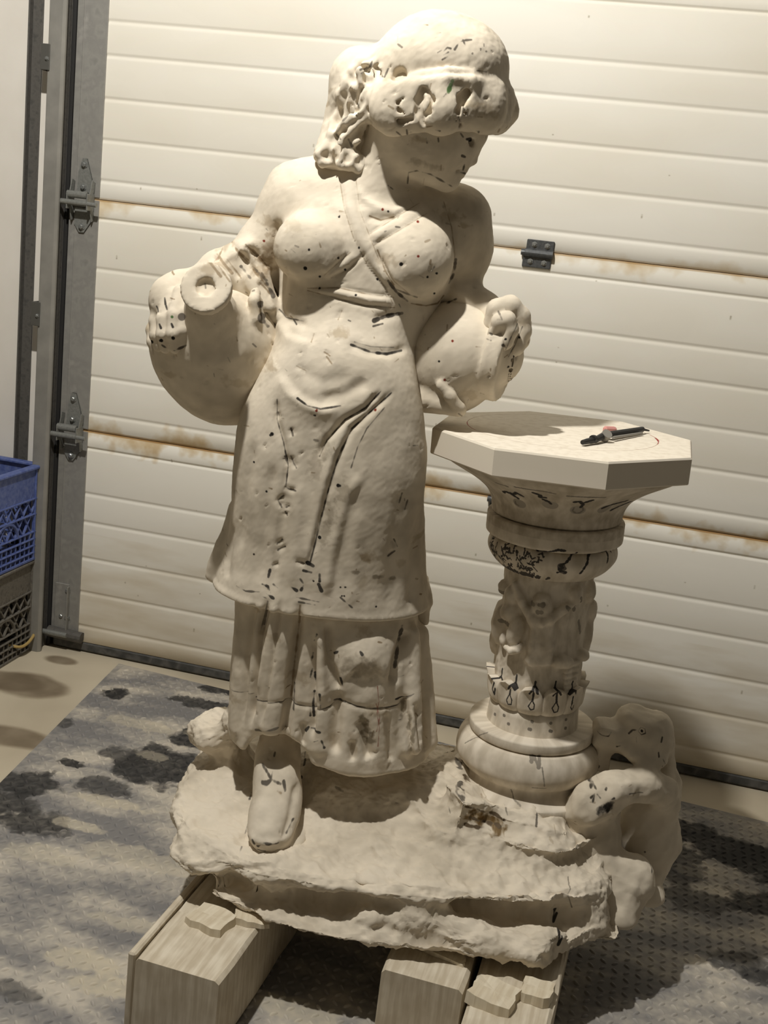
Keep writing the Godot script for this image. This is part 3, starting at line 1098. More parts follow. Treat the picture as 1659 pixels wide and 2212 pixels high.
# meshes the clay; gives [points, faces (three indices each, clockwise from outside)]
func net(cell: float) -> Array:
	g_cell = cell
	var lo := Vector3(9, 9, 9)
	var hi := -lo
	for s: Solid in clay:
		if not s.cut:
			lo = lo.min(s.mid - Vector3.ONE * s.reach)
			hi = hi.max(s.mid + Vector3.ONE * s.reach)
	g_lo = lo - Vector3.ONE * cell * 3
	var nb := Vector3i(((hi - lo) / cell + Vector3.ONE * 7.0) / BK) + Vector3i.ONE
	g_n = nb * BK
	g_val = PackedFloat32Array()
	g_val.resize(g_n.x * g_n.y * g_n.z)
	g_val.fill(1.0)
	g_blocks = []
	var half := cell * BK * 0.5 * sqrt(3.0)
	var ds := PackedFloat32Array()
	ds.resize(clay.size())
	for bz in nb.z:
		for by in nb.y:
			for bx in nb.x:
				var c := g_lo + (Vector3(bx, by, bz) * BK + Vector3.ONE * (BK - 1) * 0.5) * cell
				# far from every bound: skip without a full look
				var close := false
				for s: Solid in clay:
					if not s.cut and c.distance_to(s.mid) < s.reach + half + cell * 3.0:
						close = true
						break
				if not close:
					continue
				var d := blend(clay, c)
				if absf(d) > half * 1.25 + cell * 2.5:
					if d < 0.0:
						for z in BK:
							for y in BK:
								var o: int = bx * BK + (by * BK + y) * g_n.x + (bz * BK + z) * g_n.x * g_n.y
								for x in BK:
									g_val[o + x] = -1.0
					continue
				var list := []
				for s: Solid in clay:
					if s.d(c) < 1.4 * half + s.k + cell * 2.0:
						list.append(s)
				g_blocks.append([Vector3i(bx, by, bz), list])
	g_fill = []
	g_fill.resize(g_blocks.size())
	g_cells = []
	g_cells.resize(g_blocks.size())
	if g_blocks.is_empty():
		return [PackedVector3Array(), PackedInt32Array()]
	var job := WorkerThreadPool.add_group_task(fill_block, g_blocks.size(), -1, true)
	WorkerThreadPool.wait_for_group_task_completion(job)
	for i in g_blocks.size():
		var b: Vector3i = g_blocks[i][0]
		var f: PackedFloat32Array = g_fill[i]
		var o := 0
		for z in BK:
			for y in BK:
				var q: int = b.x * BK + (b.y * BK + y) * g_n.x + (b.z * BK + z) * g_n.x * g_n.y
				for x in BK:
					g_val[q + x] = f[o]
					o += 1
	job = WorkerThreadPool.add_group_task(net_block, g_blocks.size(), -1, true)
	WorkerThreadPool.wait_for_group_task_completion(job)
	var at := {}
	var pts := PackedVector3Array()
	for i in g_blocks.size():
		var ids: PackedInt32Array = g_cells[i][0]
		for c in ids:
			at[c] = 0
			pts.append(Vector3.ZERO)
		var base := pts.size() - ids.size()
		var ps: PackedVector3Array = g_cells[i][1]
		for j in ids.size():
			at[ids[j]] = base + j
			pts[base + j] = ps[j]
	var faces := PackedInt32Array()
	var nx := g_n.x
	var nxy := g_n.x * g_n.y
	for c: int in at:
		var v0 := g_val[c] < 0.0
		# the three edges from this cell's own corner
		if v0 != (g_val[c + 1] < 0.0):
			quad_of(faces, at, c, c - nx, c - nx - nxy, c - nxy, v0)
		if v0 != (g_val[c + nx] < 0.0):
			quad_of(faces, at, c, c - nxy, c - nxy - 1, c - 1, v0)
		if v0 != (g_val[c + nxy] < 0.0):
			quad_of(faces, at, c, c - 1, c - 1 - nx, c - nx, v0)
	return [pts, faces]

func quad_of(faces: PackedInt32Array, at: Dictionary, a: int, b: int, c: int, d: int, flip: bool) -> void:
	var ia: int = at.get(a, -1)
	var ib: int = at.get(b, -1)
	var ic: int = at.get(c, -1)
	var id: int = at.get(d, -1)
	if ia < 0 or ib < 0 or ic < 0 or id < 0:
		return
	if not flip:
		faces.append_array(PackedInt32Array([ia, ib, ic, ia, ic, id]))
	else:
		faces.append_array(PackedInt32Array([ia, ic, ib, ia, id, ic]))

func normals_of(pts: PackedVector3Array, faces: PackedInt32Array) -> PackedVector3Array:
	var out := PackedVector3Array()
	out.resize(pts.size())
	for i in range(0, faces.size(), 3):
		var a := faces[i]
		var b := faces[i + 1]
		var c := faces[i + 2]
		var n := (pts[c] - pts[a]).cross(pts[b] - pts[a])
		out[a] += n
		out[b] += n
		out[c] += n
	for i in out.size():
		out[i] = out[i].normalized()
	return out

# ---------------------------------------------------------------- tool strokes: cut, raised or inked along lines on the statue's front
# each: points (x, y in the statue's frame), half width, height (+ raised, - cut), kind
var strokes: Array = []
var grid := {}
const GRID := 0.02

func stroke(xy: Array, w: float, h: float, fold := false) -> void:
	var p := PackedVector2Array()
	for i in range(0, xy.size(), 2):
		p.append(Vector2(xy[i], xy[i + 1]))
	strokes.append([p, w, h, fold])

func lay_strokes() -> void:
	grid = {}
	for s in strokes:
		var p: PackedVector2Array = s[0]
		var reach: float = s[1] * (6.0 if s[3] else 2.6)
		for i in p.size() - 1:
			var a := p[i]
			var b := p[i + 1]
			var lo := ((a.min(b) - Vector2.ONE * reach) / GRID).floor()
			var hi := ((a.max(b) + Vector2.ONE * reach) / GRID).floor()
			for gx in range(int(lo.x), int(hi.x) + 1):
				for gy in range(int(lo.y), int(hi.y) + 1):
					var key := Vector2i(gx, gy)
					if not grid.has(key):
						grid[key] = []
					if s not in grid[key]:
						grid[key].append(s)

func stroke_height(x: float, y: float) -> float:
	var here = grid.get(Vector2i(floori(x / GRID), floori(y / GRID)))
	if here == null:
		return 0.0
	var q := Vector2(x, y)
	var sum := 0.0
	for s in here:
		var p: PackedVector2Array = s[0]
		var w: float = s[1]
		var best := 99.0
		var side := 1.0
		var end_fade := 1.0
		for i in p.size() - 1:
			var a := p[i]
			var ab := p[i + 1] - a
			var t := clampf((q - a).dot(ab) / maxf(ab.length_squared(), 0.0000001), 0.0, 1.0)
			var off := q - a - ab * t
			var l := off.length()
			if l < best:
				best = l
				side = signf(ab.cross(q - a))
				var f := (i + t) / (p.size() - 1)
				end_fade = smoothstep(0.0, 0.18, minf(f, 1.0 - f) + 0.04)
		if s[3]:
			var sd := best * side
			var v := smoothstep(-w, w, sd) * exp(-maxf(sd, 0.0) / (w * 2.2))
			if sd < -w:
				v = 0.0
			sum += s[2] * v * end_fade
		else:
			sum += s[2] * exp(-best * best / (w * w)) * end_fade
	return sum

# meshes the clay, works its surface, and hands it to one or more parts
# parts: name -> test(centre) ; the first that is true takes the face
func carve(parent: Node3D, cell: float, m: Material, names: Array, pick: Callable, rough: Array, use_strokes := true, tint := Color(1, 1, 1)) -> void:
	var r := net(cell)
	var pts: PackedVector3Array = r[0]
	var faces: PackedInt32Array = r[1]
	var nor := normals_of(pts, faces)
	for i in pts.size():
		var p := pts[i]
		var n := nor[i]
		var h := 0.0
		for q in rough:
			h += q[0].get_noise_3dv(p) * q[1]
		if pits:
			var c := pits.get_noise_3dv(p)
			if c < -0.86:
				h -= (-0.86 - c) * 0.022
		if use_strokes and n.z > 0.02:
			h += stroke_height(p.x, p.y) * smoothstep(0.02, 0.3, n.z)
		pts[i] = p + n * h
	nor = normals_of(pts, faces)
	var cols := PackedColorArray()
	cols.resize(pts.size())
	var uvs := PackedVector2Array()
	uvs.resize(pts.size())
	for i in pts.size():
		var p := pts[i]
		var a := dirt_a.get_noise_3dv(p)
		var b := dirt_b.get_noise_3dv(p)
		var k := clampf(0.925 + a * 0.24 + b * 0.15, 0.6, 1.0)
		cols[i] = Color(tint.r * k, tint.g * (k - 0.012 + a * 0.01), tint.b * (k - 0.03 + a * 0.03))
		uvs[i] = paint_uv(p.x, p.y) if not turned_uv else ped_uv(p)
	for part in names.size():
		var map := PackedInt32Array()
		map.resize(pts.size())
		map.fill(-1)
		var vp := PackedVector3Array()
		var vn := PackedVector3Array()
		var vc := PackedColorArray()
		var vu := PackedVector2Array()
		var fi := PackedInt32Array()
		for i in range(0, faces.size(), 3):
			if names.size() > 1 and pick.call((pts[faces[i]] + pts[faces[i + 1]] + pts[faces[i + 2]]) / 3.0) != part:
				continue
			for j in 3:
				var v := faces[i + j]
				if map[v] < 0:
					map[v] = vp.size()
					vp.append(pts[v])
					vn.append(nor[v])
					vc.append(cols[v])
					vu.append(uvs[v])
				fi.append(map[v])
		if fi.is_empty():
			continue
		var arr := []
		arr.resize(Mesh.ARRAY_MAX)
		arr[Mesh.ARRAY_VERTEX] = vp
		arr[Mesh.ARRAY_NORMAL] = vn
		arr[Mesh.ARRAY_COLOR] = vc
		arr[Mesh.ARRAY_TEX_UV] = vu
		arr[Mesh.ARRAY_INDEX] = fi
		var mesh := ArrayMesh.new()
		mesh.add_surface_from_arrays(Mesh.PRIMITIVE_TRIANGLES, arr)
		put(names[part], mesh, m, parent)
	clay = []

var dirt_a: FastNoiseLite
var dirt_b: FastNoiseLite
var pits: FastNoiseLite
var turned_uv := false
func only(_p: Vector3) -> int:
	return 0

# ---------------------------------------------------------------- the statue's paint: pencil, ink and stain on a white ground
const PX0 := -0.45
const PX1 := 0.72
const PY0 := 0.06
const PY1 := 1.64
const PAINT := Vector2i(1516, 2048)
var paint: Image
var relief: Image

func paint_uv(x: float, y: float) -> Vector2:
	return Vector2((x - PX0) / (PX1 - PX0), 1.0 - (y - PY0) / (PY1 - PY0))

func ink(xy: Array, w: float, c: Color, a := 0.8, ragged := 0.5) -> void:
	# a drawn or scratched line of half width w
	var s := PAINT.x / (PX1 - PX0)
	var p := []
	for i in range(0, xy.size(), 2):
		p.append(paint_uv(xy[i], xy[i + 1]) * Vector2(PAINT))
	var r := w * s * 0.68
	for i in p.size() - 1:
		var d: float = p[i].distance_to(p[i + 1])
		var n := maxi(1, int(d / 0.8))
		for k in n + 1:
			var q: Vector2 = p[i].lerp(p[i + 1], float(k) / n)
			var j := ink_noise.get_noise_2d(q.x * 0.7, q.y * 0.7)
			var rr := r * (1.0 + j * ragged * 1.6)
			var aa := a * clampf(0.78 + j * ragged * 1.6, 0.0, 1.0)
			spot(q, rr, c, aa)
	
func spot(q: Vector2, rr: float, c: Color, a: float) -> void:
	for y in range(maxi(0, int(q.y - rr - 1)), mini(PAINT.y, int(q.y + rr + 2))):
		for x in range(maxi(0, int(q.x - rr - 1)), mini(PAINT.x, int(q.x + rr + 2))):
			var k := clampf(rr + 0.5 - Vector2(x, y).distance_to(q), 0.0, 1.0) * a
			if k > 0.02:
				var want := Color.WHITE.lerp(c, k)
				if paint.get_pixel(x, y).get_luminance() > want.get_luminance():
					paint.set_pixel(x, y, want)

func dots(xy: Array, r: float, c: Color, a := 0.95) -> void:
	for i in range(0, xy.size(), 2):
		var q := paint_uv(xy[i], xy[i + 1]) * Vector2(PAINT)
		var rr := 0.8 * r * PAINT.x / (PX1 - PX0)
		spot(q, rr, c, a)
		spot(q + Vector2(ink_noise.get_noise_2d(q.x * 9.0, q.y), ink_noise.get_noise_2d(q.y * 9.0, q.x)) * rr * 1.6, rr * 0.7, c, a * 0.9)

func smudge(xy: Array, rx: float, ry: float, c: Color, a: float) -> void:
	# a soft stain
	var s := PAINT.x / (PX1 - PX0)
	for i in range(0, xy.size(), 2):
		var q := paint_uv(xy[i], xy[i + 1]) * Vector2(PAINT)
		for y in range(maxi(0, int(q.y - ry * s * 1.5)), mini(PAINT.y, int(q.y + ry * s * 1.5))):
			for x in range(maxi(0, int(q.x - rx * s * 1.5)), mini(PAINT.x, int(q.x + rx * s * 1.5))):
				var d := Vector2((x - q.x) / (rx * s), (y - q.y) / (ry * s)).length() + ink_noise.get_noise_2d(x, y) * 0.9
				var k := clampf((1.1 - d) * 1.6, 0.0, 1.0) * a
				if k > 0.02:
					paint.set_pixel(x, y, paint.get_pixel(x, y).lerp(c, k))

var ink_noise: FastNoiseLite

# ---------------------------------------------------------------- the statue
func statue_figure() -> void:
	statue = thing("statue", "cream-white carved statue of a robed woman holding two jugs, standing on a rough rock base", "statue", Vector3(1.038, 0, 0.93), 0.213859)
	dirt_a = noise(61, 5.0, FastNoiseLite.TYPE_SIMPLEX_SMOOTH, 4)
	dirt_b = noise(62, 26.0, FastNoiseLite.TYPE_SIMPLEX_SMOOTH, 3)
	ink_noise = noise(63, 0.045, FastNoiseLite.TYPE_SIMPLEX_SMOOTH, 3)
	paint = Image.create(PAINT.x, PAINT.y, false, Image.FORMAT_RGB8)
	paint.fill(Color.WHITE)
	drawing()
	lay_strokes()
	var m := plain("carved_white", Color8(223, 213, 195), 0.92)
	m.metallic_specular = 0.25
	m.vertex_color_use_as_albedo = true
	m.albedo_texture = ImageTexture.create_from_image(paint)
	m.texture_repeat = false
	var soft := [[noise(71, 15.0, FastNoiseLite.TYPE_SIMPLEX_SMOOTH, 2), 0.0013], [noise(72, 110.0, FastNoiseLite.TYPE_SIMPLEX_SMOOTH, 2), 0.0004]]
	pits = chisel(64, 34.0)
	body()
	carve(statue, 0.0034, m, ["body", "tunic"], is_tunic, soft)
	hair()
	carve(statue, 0.0027, m, ["hair"], only, [[noise(73, 60.0, FastNoiseLite.TYPE_SIMPLEX_SMOOTH, 3), 0.0009]])
	underskirt()
	carve(statue, 0.0034, m, ["underskirt"], only, soft + [[noise(70, 34.0, FastNoiseLite.TYPE_SIMPLEX_SMOOTH, 3), 0.0007]])
	feet()
	carve(statue, 0.003, m, ["foot"], only, soft)
	jug_on_left()
	carve(statue, 0.0042, m, ["jug"], only, soft, false)
	jug_on_right()
	carve(statue, 0.0042, m, ["jug"], only, soft, false)
	pits = null
	rock()
	carve(statue, 0.004, m, ["rock_base"], only, [[noise(74, 9.0, FastNoiseLite.TYPE_SIMPLEX_SMOOTH, 3), 0.011], [chisel(75, 24.0), 0.011], [chisel(76, 60.0), 0.006], [noise(79, 95.0, FastNoiseLite.TYPE_SIMPLEX, 2), 0.0016]], true)
	beast()
	carve(statue, 0.005, m, ["carved_animal"], only, [[noise(77, 18.0, FastNoiseLite.TYPE_SIMPLEX_SMOOTH, 3), 0.005], [chisel(78, 36.0), 0.004]], true)

func chisel(sd: int, freq: float) -> FastNoiseLite:
	# facets such as a point chisel leaves
	var n := FastNoiseLite.new()
	n.seed = sd
	n.noise_type = FastNoiseLite.TYPE_CELLULAR
	n.frequency = freq
	n.cellular_return_type = FastNoiseLite.RETURN_DISTANCE
	n.cellular_distance_function = FastNoiseLite.DISTANCE_EUCLIDEAN
	n.fractal_type = FastNoiseLite.FRACTAL_NONE
	n.domain_warp_enabled = true
	n.domain_warp_amplitude = 0.015
	n.domain_warp_frequency = 12.0
	return n

var robe: Loft
func is_tunic(p: Vector3) -> int:
	if p.y > 1.19 - 0.12 * p.x:
		return 0
	if p.y < 0.93:
		return 1
	var s := robe.sec(p.y)
	return 1 if absf(p.x - s[0]) < s[2] * 1.02 + 0.003 else 0

func body() -> void:
	# chest, waist, hips and the long tunic
	robe = loft([[1.322, -0.0716, -0.01, 0.1103, 0.06], [1.2913, -0.0664, -0.005, 0.1279, 0.085], [1.2448, -0.0663, 0, 0.1452, 0.095], [1.1996, -0.0703, 0, 0.1433, 0.096], [1.1472, -0.0756, 0.005, 0.1318, 0.094], [1.093, -0.0839, 0.01, 0.1233, 0.097],
		[1.0372, -0.0935, 0.015, 0.1261, 0.112], [0.9792, -0.1007, 0.018, 0.1401, 0.126], [0.9216, -0.098, 0.018, 0.1523, 0.134], [0.8485, -0.0911, 0.018, 0.1589, 0.138], [0.7733, -0.086, 0.018, 0.1661, 0.144], [0.6958, -0.0853, 0.018, 0.1771, 0.147], [0.6562, -0.0863, 0.018, 0.1862, 0.15], [0.6406, -0.0868, 0.018, 0.1927, 0.152]], 0.03, 2.3, 0.006)
	# shoulders and neck
	limb(Vector3(-0.0518, 1.3863, 0.015), Vector3(-0.0735, 1.3045, 0), .052, .064, .03)
	egg(Vector3(-0.0755, 1.3158, -0.02), Vector3(.16,.05,.062), .04, Vector3(0,0,-6))
	egg(Vector3(-0.1955, 1.2824, -0.02), Vector3(.06,.058,.06), .04)
	egg(Vector3(0.0707, 1.2872, -0.03), Vector3(.055,.06,.06), .04)
	limb(Vector3(-0.1614, 1.3285, -0.02), Vector3(-0.081, 1.3699, -0.01), .03, .04, .03)
	limb(Vector3(-0.2171, 1.2443, 0.03), Vector3(-0.208, 1.1422, 0.05), .012, .012, .02, true)
	egg(Vector3(-0.2301, 1.1574, -0.045), Vector3(.035,.075,.035), .02)
	egg(Vector3(-0.2395, 1.1956, -0.03), Vector3(.03,.05,.03), .02)
	# breasts
	egg(Vector3(-0.1546, 1.2247, 0.066), Vector3(.063,.058,.056), .009, Vector3(-12,0,0))
	egg(Vector3(0.0068, 1.226, 0.062), Vector3(.064,.067,.057), .01, Vector3(-8,0,-6))
	# belly and thighs under the cloth
	egg(Vector3(-0.0813, 1.0252, 0.09), Vector3(.1,.075,.05), .05)
	egg(Vector3(-0.0131, 0.8889, 0.1), Vector3(.075,.15,.05), .05)
	egg(Vector3(-0.1777, 0.8654, 0.08), Vector3(.06,.15,.05), .05)
	# back panel of the tunic at the left hem
	brick(Vector3(-0.2618, 0.6689, -0.02), Vector3(.022,.036,.05), .008, .02, Vector3(0,0,-18))
	brick(Vector3(-0.2523, 0.7174, -0.02), Vector3(.016,.06,.05), .008, .03, Vector3(0,0,-12))
	brick(Vector3(0.0924, 0.6296, -0.03), Vector3(.012,.03,.06), .006, .02, Vector3(0,0,6))
	# right arm (left in view): upper arm, bunched sleeve, forearm, hand over the jug
	chain([Vector3(-0.2086, 1.2734, -0.02), Vector3(-0.2434, 1.2184, -0.015), Vector3(-0.2722, 1.1701, 0)], [.05,.042,.04], .014)
	chain([Vector3(-0.2722, 1.1701, 0), Vector3(-0.3091, 1.1597, 0.03), Vector3(-0.3505, 1.1371, 0.045)], [.038,.034,.03], .014)
	egg(Vector3(-0.2992, 1.1883, 0), Vector3(.036,.024,.034), .012, Vector3(0,0,35))
	egg(Vector3(-0.2774, 1.2039, 0.01), Vector3(.038,.016,.035), .01, Vector3(0,0,40))
	egg(Vector3(-0.3193, 1.1805, 0.015), Vector3(.024,.02,.03), .012, Vector3(0,0,40))
	egg(Vector3(-0.2634, 1.1455, 0.02), Vector3(.03,.03,.03), .014)
	limb(Vector3(-0.2409, 1.1674, 0.03), Vector3(-0.2124, 1.1106, 0.035), .018, .012, .012)
	limb(Vector3(-0.2503, 1.1593, 0.04), Vector3(-0.2154, 1.1227, 0.05), .009, .008, .006)
	limb(Vector3(-0.2615, 1.1658, 0.045), Vector3(-0.2261, 1.1218, 0.055), .008, .007, .006)
	# the palm and the fingers that lie over the jug
	egg(Vector3(-0.3649, 1.1323, 0.055), Vector3(.032,.034,.034), .016, Vector3(0,0,20))
	egg(Vector3(-0.3722, 1.1064, 0.07), Vector3(.028,.034,.03), .014)
	egg(Vector3(-0.3802, 1.1129, 0.07), Vector3(.03,.04,.03), .014, Vector3(0,0,14))
	chain([Vector3(-0.3396, 1.1389, 0.095), Vector3(-0.341, 1.1057, 0.114), Vector3(-0.3421, 1.0789, 0.118), Vector3(-0.341, 1.0564, 0.112)], [.0135,.0125,.0115,.010], .004)
	chain([Vector3(-0.3535, 1.1346, 0.098), Vector3(-0.358, 1.1003, 0.116), Vector3(-0.3574, 1.0715, 0.12), Vector3(-0.3543, 1.0483, 0.113)], [.0135,.0125,.0115,.010], .004)
	chain([Vector3(-0.3709, 1.1263, 0.09), Vector3(-0.3772, 1.0915, 0.106), Vector3(-0.3762, 1.0669, 0.11), Vector3(-0.3717, 1.0461, 0.104)], [.0135,.0125,.0115,.010], .004)
	chain([Vector3(-0.3879, 1.1157, 0.07), Vector3(-0.3942, 1.0848, 0.084), Vector3(-0.3914, 1.0619, 0.09), Vector3(-0.3863, 1.0443, 0.088)], [.013,.012,.011,.0095], .004)
	chain([Vector3(-0.4018, 1.0823, 0.045), Vector3(-0.4077, 1.0656, 0.052), Vector3(-0.4032, 1.0471, 0.06), Vector3(-0.3955, 1.0284, 0.062)], [.011,.0095,.0095,.008], .004)
	limb(Vector3(-0.3399, 1.1298, 0.09), Vector3(-0.3235, 1.1132, 0.12), .0125, .010, .008)
	# left arm (right in view)
	chain([Vector3(0.0704, 1.2909, -0.035), Vector3(0.0896, 1.2474, -0.045), Vector3(0.0883, 1.1818, -0.04)], [.048,.04,.035], .03)
	chain([Vector3(0.0851, 1.176, -0.04), Vector3(0.129, 1.1558, 0), Vector3(0.1547, 1.1518, 0.03)], [.034,.027,.024], .02)
	egg(Vector3(0.1141, 1.1737, -0.03), Vector3(.018,.016,.03), .01, Vector3(0,0,-30))
	egg(Vector3(0.0928, 1.1687, -0.01), Vector3(.03,.022,.035), .014, Vector3(0,0,-20))
	egg(Vector3(0.1568, 1.1456, 0.045), Vector3(.024,.03,.03), .012, Vector3(0,0,-25))
	chain([Vector3(0.1446, 1.1381, 0.062), Vector3(0.1501, 1.1629, 0.066), Vector3(0.1707, 1.1692, 0.06), Vector3(0.1881, 1.1545, 0.056), Vector3(0.1942, 1.1314, 0.058), Vector3(0.188, 1.1072, 0.064), Vector3(0.1768, 1.0928, 0.068)], [.014,.0165,.018,.0175,.016,.0145,.0115], .005)
	chain([Vector3(0.1482, 1.1239, 0.082), Vector3(0.1537, 1.1459, 0.09), Vector3(0.1665, 1.1503, 0.09), Vector3(0.174, 1.1348, 0.088), Vector3(0.1687, 1.1148, 0.086), Vector3(0.1602, 1.1028, 0.08)], [.010,.0125,.0135,.013,.0125,.010], .004)
	chain([Vector3(0.1769, 1.1633, 0.03), Vector3(0.1968, 1.1414, 0.03), Vector3(0.1991, 1.1155, 0.036), Vector3(0.1884, 1.0931, 0.045)], [.014,.014,.013,.010], .004)

	# head, turned to the right in view and bowed
	egg(Vector3(0.0038, 1.4503, 0.042), Vector3(.094,.1,.074), .02, Vector3(0,0,-18))
	limb(Vector3(0.071, 1.4273, 0.047), Vector3(0.047, 1.3557, 0.047), .027, .0145, .02)
	egg(Vector3(0.0199, 1.4073, 0.054), Vector3(.056,.056,.046), .02, Vector3(0,0,-29))
	limb(Vector3(-0.0123, 1.3826, 0.058), Vector3(0.0408, 1.357, 0.05), .027, .018, .018)
	egg(Vector3(0.0487, 1.3537, 0.048), Vector3(.0155,.0145,.016), .008)
	chain([Vector3(0.0853, 1.4184, 0.047), Vector3(0.0837, 1.4028, 0.047), Vector3(0.0804, 1.3884, 0.047)], [.0055,.0072,.0088], .005)
	egg(Vector3(0.0843, 1.3867, 0.047), Vector3(.0058,.0045,.006), .004)
	egg(Vector3(0.0716, 1.3839, 0.061), Vector3(.0075,.006,.007), .004)
	egg(Vector3(0.0667, 1.374, 0.05), Vector3(.0105,.0048,.015), .004, Vector3(0,0,-29))
	egg(Vector3(0.0633, 1.3659, 0.05), Vector3(.0105,.005,.013), .004, Vector3(0,0,-29))
	limb(Vector3(0.0563, 1.3691, 0.072), Vector3(0.0726, 1.37, 0.062), .0022, .0022, .003, true)
	egg(Vector3(0.0692, 1.4139, 0.078), Vector3(.011,.0075,.0065), .006, Vector3(0,20,-29), true)
	egg(Vector3(0.069, 1.414, 0.0665), Vector3(.0085,.006,.0085), .003)
	chain([Vector3(0.0554, 1.4207, 0.078), Vector3(0.0693, 1.4259, 0.074), Vector3(0.0855, 1.4278, 0.062)], [.0045,.005,.004], .006)

func hair() -> void:
	# kerchief over the crown
	egg(Vector3(0.019, 1.5257, 0.03), Vector3(.098,.079,.088), .03, Vector3(0,0,-8))
	egg(Vector3(-0.025, 1.5084, 0.02), Vector3(.08,.056,.08), .03, Vector3(0,0,10))
	egg(Vector3(0.063, 1.5236, 0.03), Vector3(.05,.052,.07), .03)
	# fold of the band
	chain([Vector3(-0.0416, 1.4886, 0.094), Vector3(-0.013, 1.4973, 0.114), Vector3(0.0243, 1.5057, 0.122), Vector3(0.0626, 1.5101, 0.108), Vector3(0.0938, 1.5137, 0.072), Vector3(0.1095, 1.5168, 0.025)], [.005,.006,.0065,.0065,.006,.005], .0025)
	chain([Vector3(-0.0531, 1.4782, 0.098), Vector3(-0.0151, 1.4857, 0.122), Vector3(0.0255, 1.4944, 0.13), Vector3(0.0637, 1.4988, 0.116), Vector3(0.0977, 1.5027, 0.078), Vector3(0.1135, 1.5072, 0.028)], [.005,.006,.0065,.0065,.0065,.006], .0025)
	# the roll of hair round the brow: two rows, so that its face stands upright
	chain([Vector3(-0.077, 1.4608, 0.065), Vector3(-0.0516, 1.4629, 0.085), Vector3(-0.0165, 1.4681, 0.098), Vector3(0.0182, 1.4726, 0.104), Vector3(0.0567, 1.4793, 0.092), Vector3(0.0857, 1.484, 0.07), Vector3(0.107, 1.4839, 0.04)], [.026,.027,.026,.026,.026,.027,.026], .016)
	chain([Vector3(-0.0725, 1.4394, 0.065), Vector3(-0.0485, 1.436, 0.087), Vector3(-0.0132, 1.4401, 0.1), Vector3(0.0215, 1.446, 0.106), Vector3(0.06, 1.4525, 0.095), Vector3(0.0892, 1.4563, 0.072), Vector3(0.1093, 1.4556, 0.042)], [.022,.025,.024,.024,.024,.026,.024], .016)
	chain([Vector3(0.1106, 1.4835, 0.02), Vector3(0.1183, 1.47, 0), Vector3(0.1139, 1.4525, 0)], [.029,.027,.02], .012)
	egg(Vector3(0.0916, 1.4474, 0.05), Vector3(.036,.016,.03), .012)
	egg(Vector3(-0.044, 1.4489, 0.1), Vector3(.042,.04,.022), .012)
	egg(Vector3(0.0263, 1.4511, 0.115), Vector3(.03,.036,.022), .014)
	egg(Vector3(0.0892, 1.4692, 0.08), Vector3(.032,.038,.024), .012)
	# partings and spirals cut into it
	for q in [[[Vector3(-0.0692, 1.4705, 0.0978), Vector3(-0.0812, 1.4595, 0.087), Vector3(-0.0832, 1.4435, 0.082), Vector3(-0.0701, 1.4263, 0.094), Vector3(-0.0476, 1.4184, 0.1041)], .0042], [[Vector3(-0.0397, 1.4746, 0.1147), Vector3(-0.0545, 1.4681, 0.1103), Vector3(-0.0614, 1.4532, 0.1049), Vector3(-0.0538, 1.4362, 0.1094), Vector3(-0.0358, 1.4282, 0.1165), Vector3(-0.0194, 1.4334, 0.1238)], .0045], [[Vector3(-0.0352, 1.46, 0.1197), Vector3(-0.043, 1.4541, 0.1166), Vector3(-0.0404, 1.4437, 0.1171), Vector3(-0.0315, 1.4404, 0.1202)], .004], [[Vector3(-0.0079, 1.4782, 0.1249), Vector3(-0.0114, 1.4604, 0.1277), Vector3(-0.0109, 1.4446, 0.1275), Vector3(-0.0019, 1.4273, 0.1232)], .0055], [[Vector3(-0.0021, 1.476, 0.1276), Vector3(0.0092, 1.4623, 0.1313), Vector3(0.007, 1.4463, 0.1306), Vector3(-0.0017, 1.4376, 0.1287)], .0035],
			[[Vector3(0.0583, 1.4864, 0.1158), Vector3(0.0463, 1.4683, 0.1243), Vector3(0.0443, 1.4508, 0.1256), Vector3(0.0524, 1.4338, 0.1164)], .0058], [[Vector3(0.0681, 1.4897, 0.1072), Vector3(0.0557, 1.4723, 0.1212), Vector3(0.0533, 1.4574, 0.1225)], .0045], [[Vector3(0.0557, 1.4497, 0.1221), Vector3(0.0722, 1.4565, 0.1105), Vector3(0.085, 1.4709, 0.0996), Vector3(0.0853, 1.4805, 0.0979)], .0042], [[Vector3(0.0996, 1.4913, 0.0731), Vector3(0.1111, 1.478, 0.0557), Vector3(0.1102, 1.4593, 0.0646), Vector3(0.1031, 1.4425, 0.0758)], .0045], [[Vector3(0.0225, 1.4335, 0.1299), Vector3(0.0357, 1.4404, 0.1277), Vector3(0.047, 1.4406, 0.1236)], .004]]:
		var rs := []
		for i in q[0].size():
			rs.append(q[1] * (0.55 + 0.35 * sin(PI * float(i) / (q[0].size() - 1))))
		chain(q[0], rs, .006, true)
	# bun of curls at the back of the head
	egg(Vector3(-0.0954, 1.5066, 0), Vector3(.052,.04,.056), .015, Vector3(0,0,12))
	egg(Vector3(-0.1173, 1.494, 0.01), Vector3(.034,.044,.045), .012)
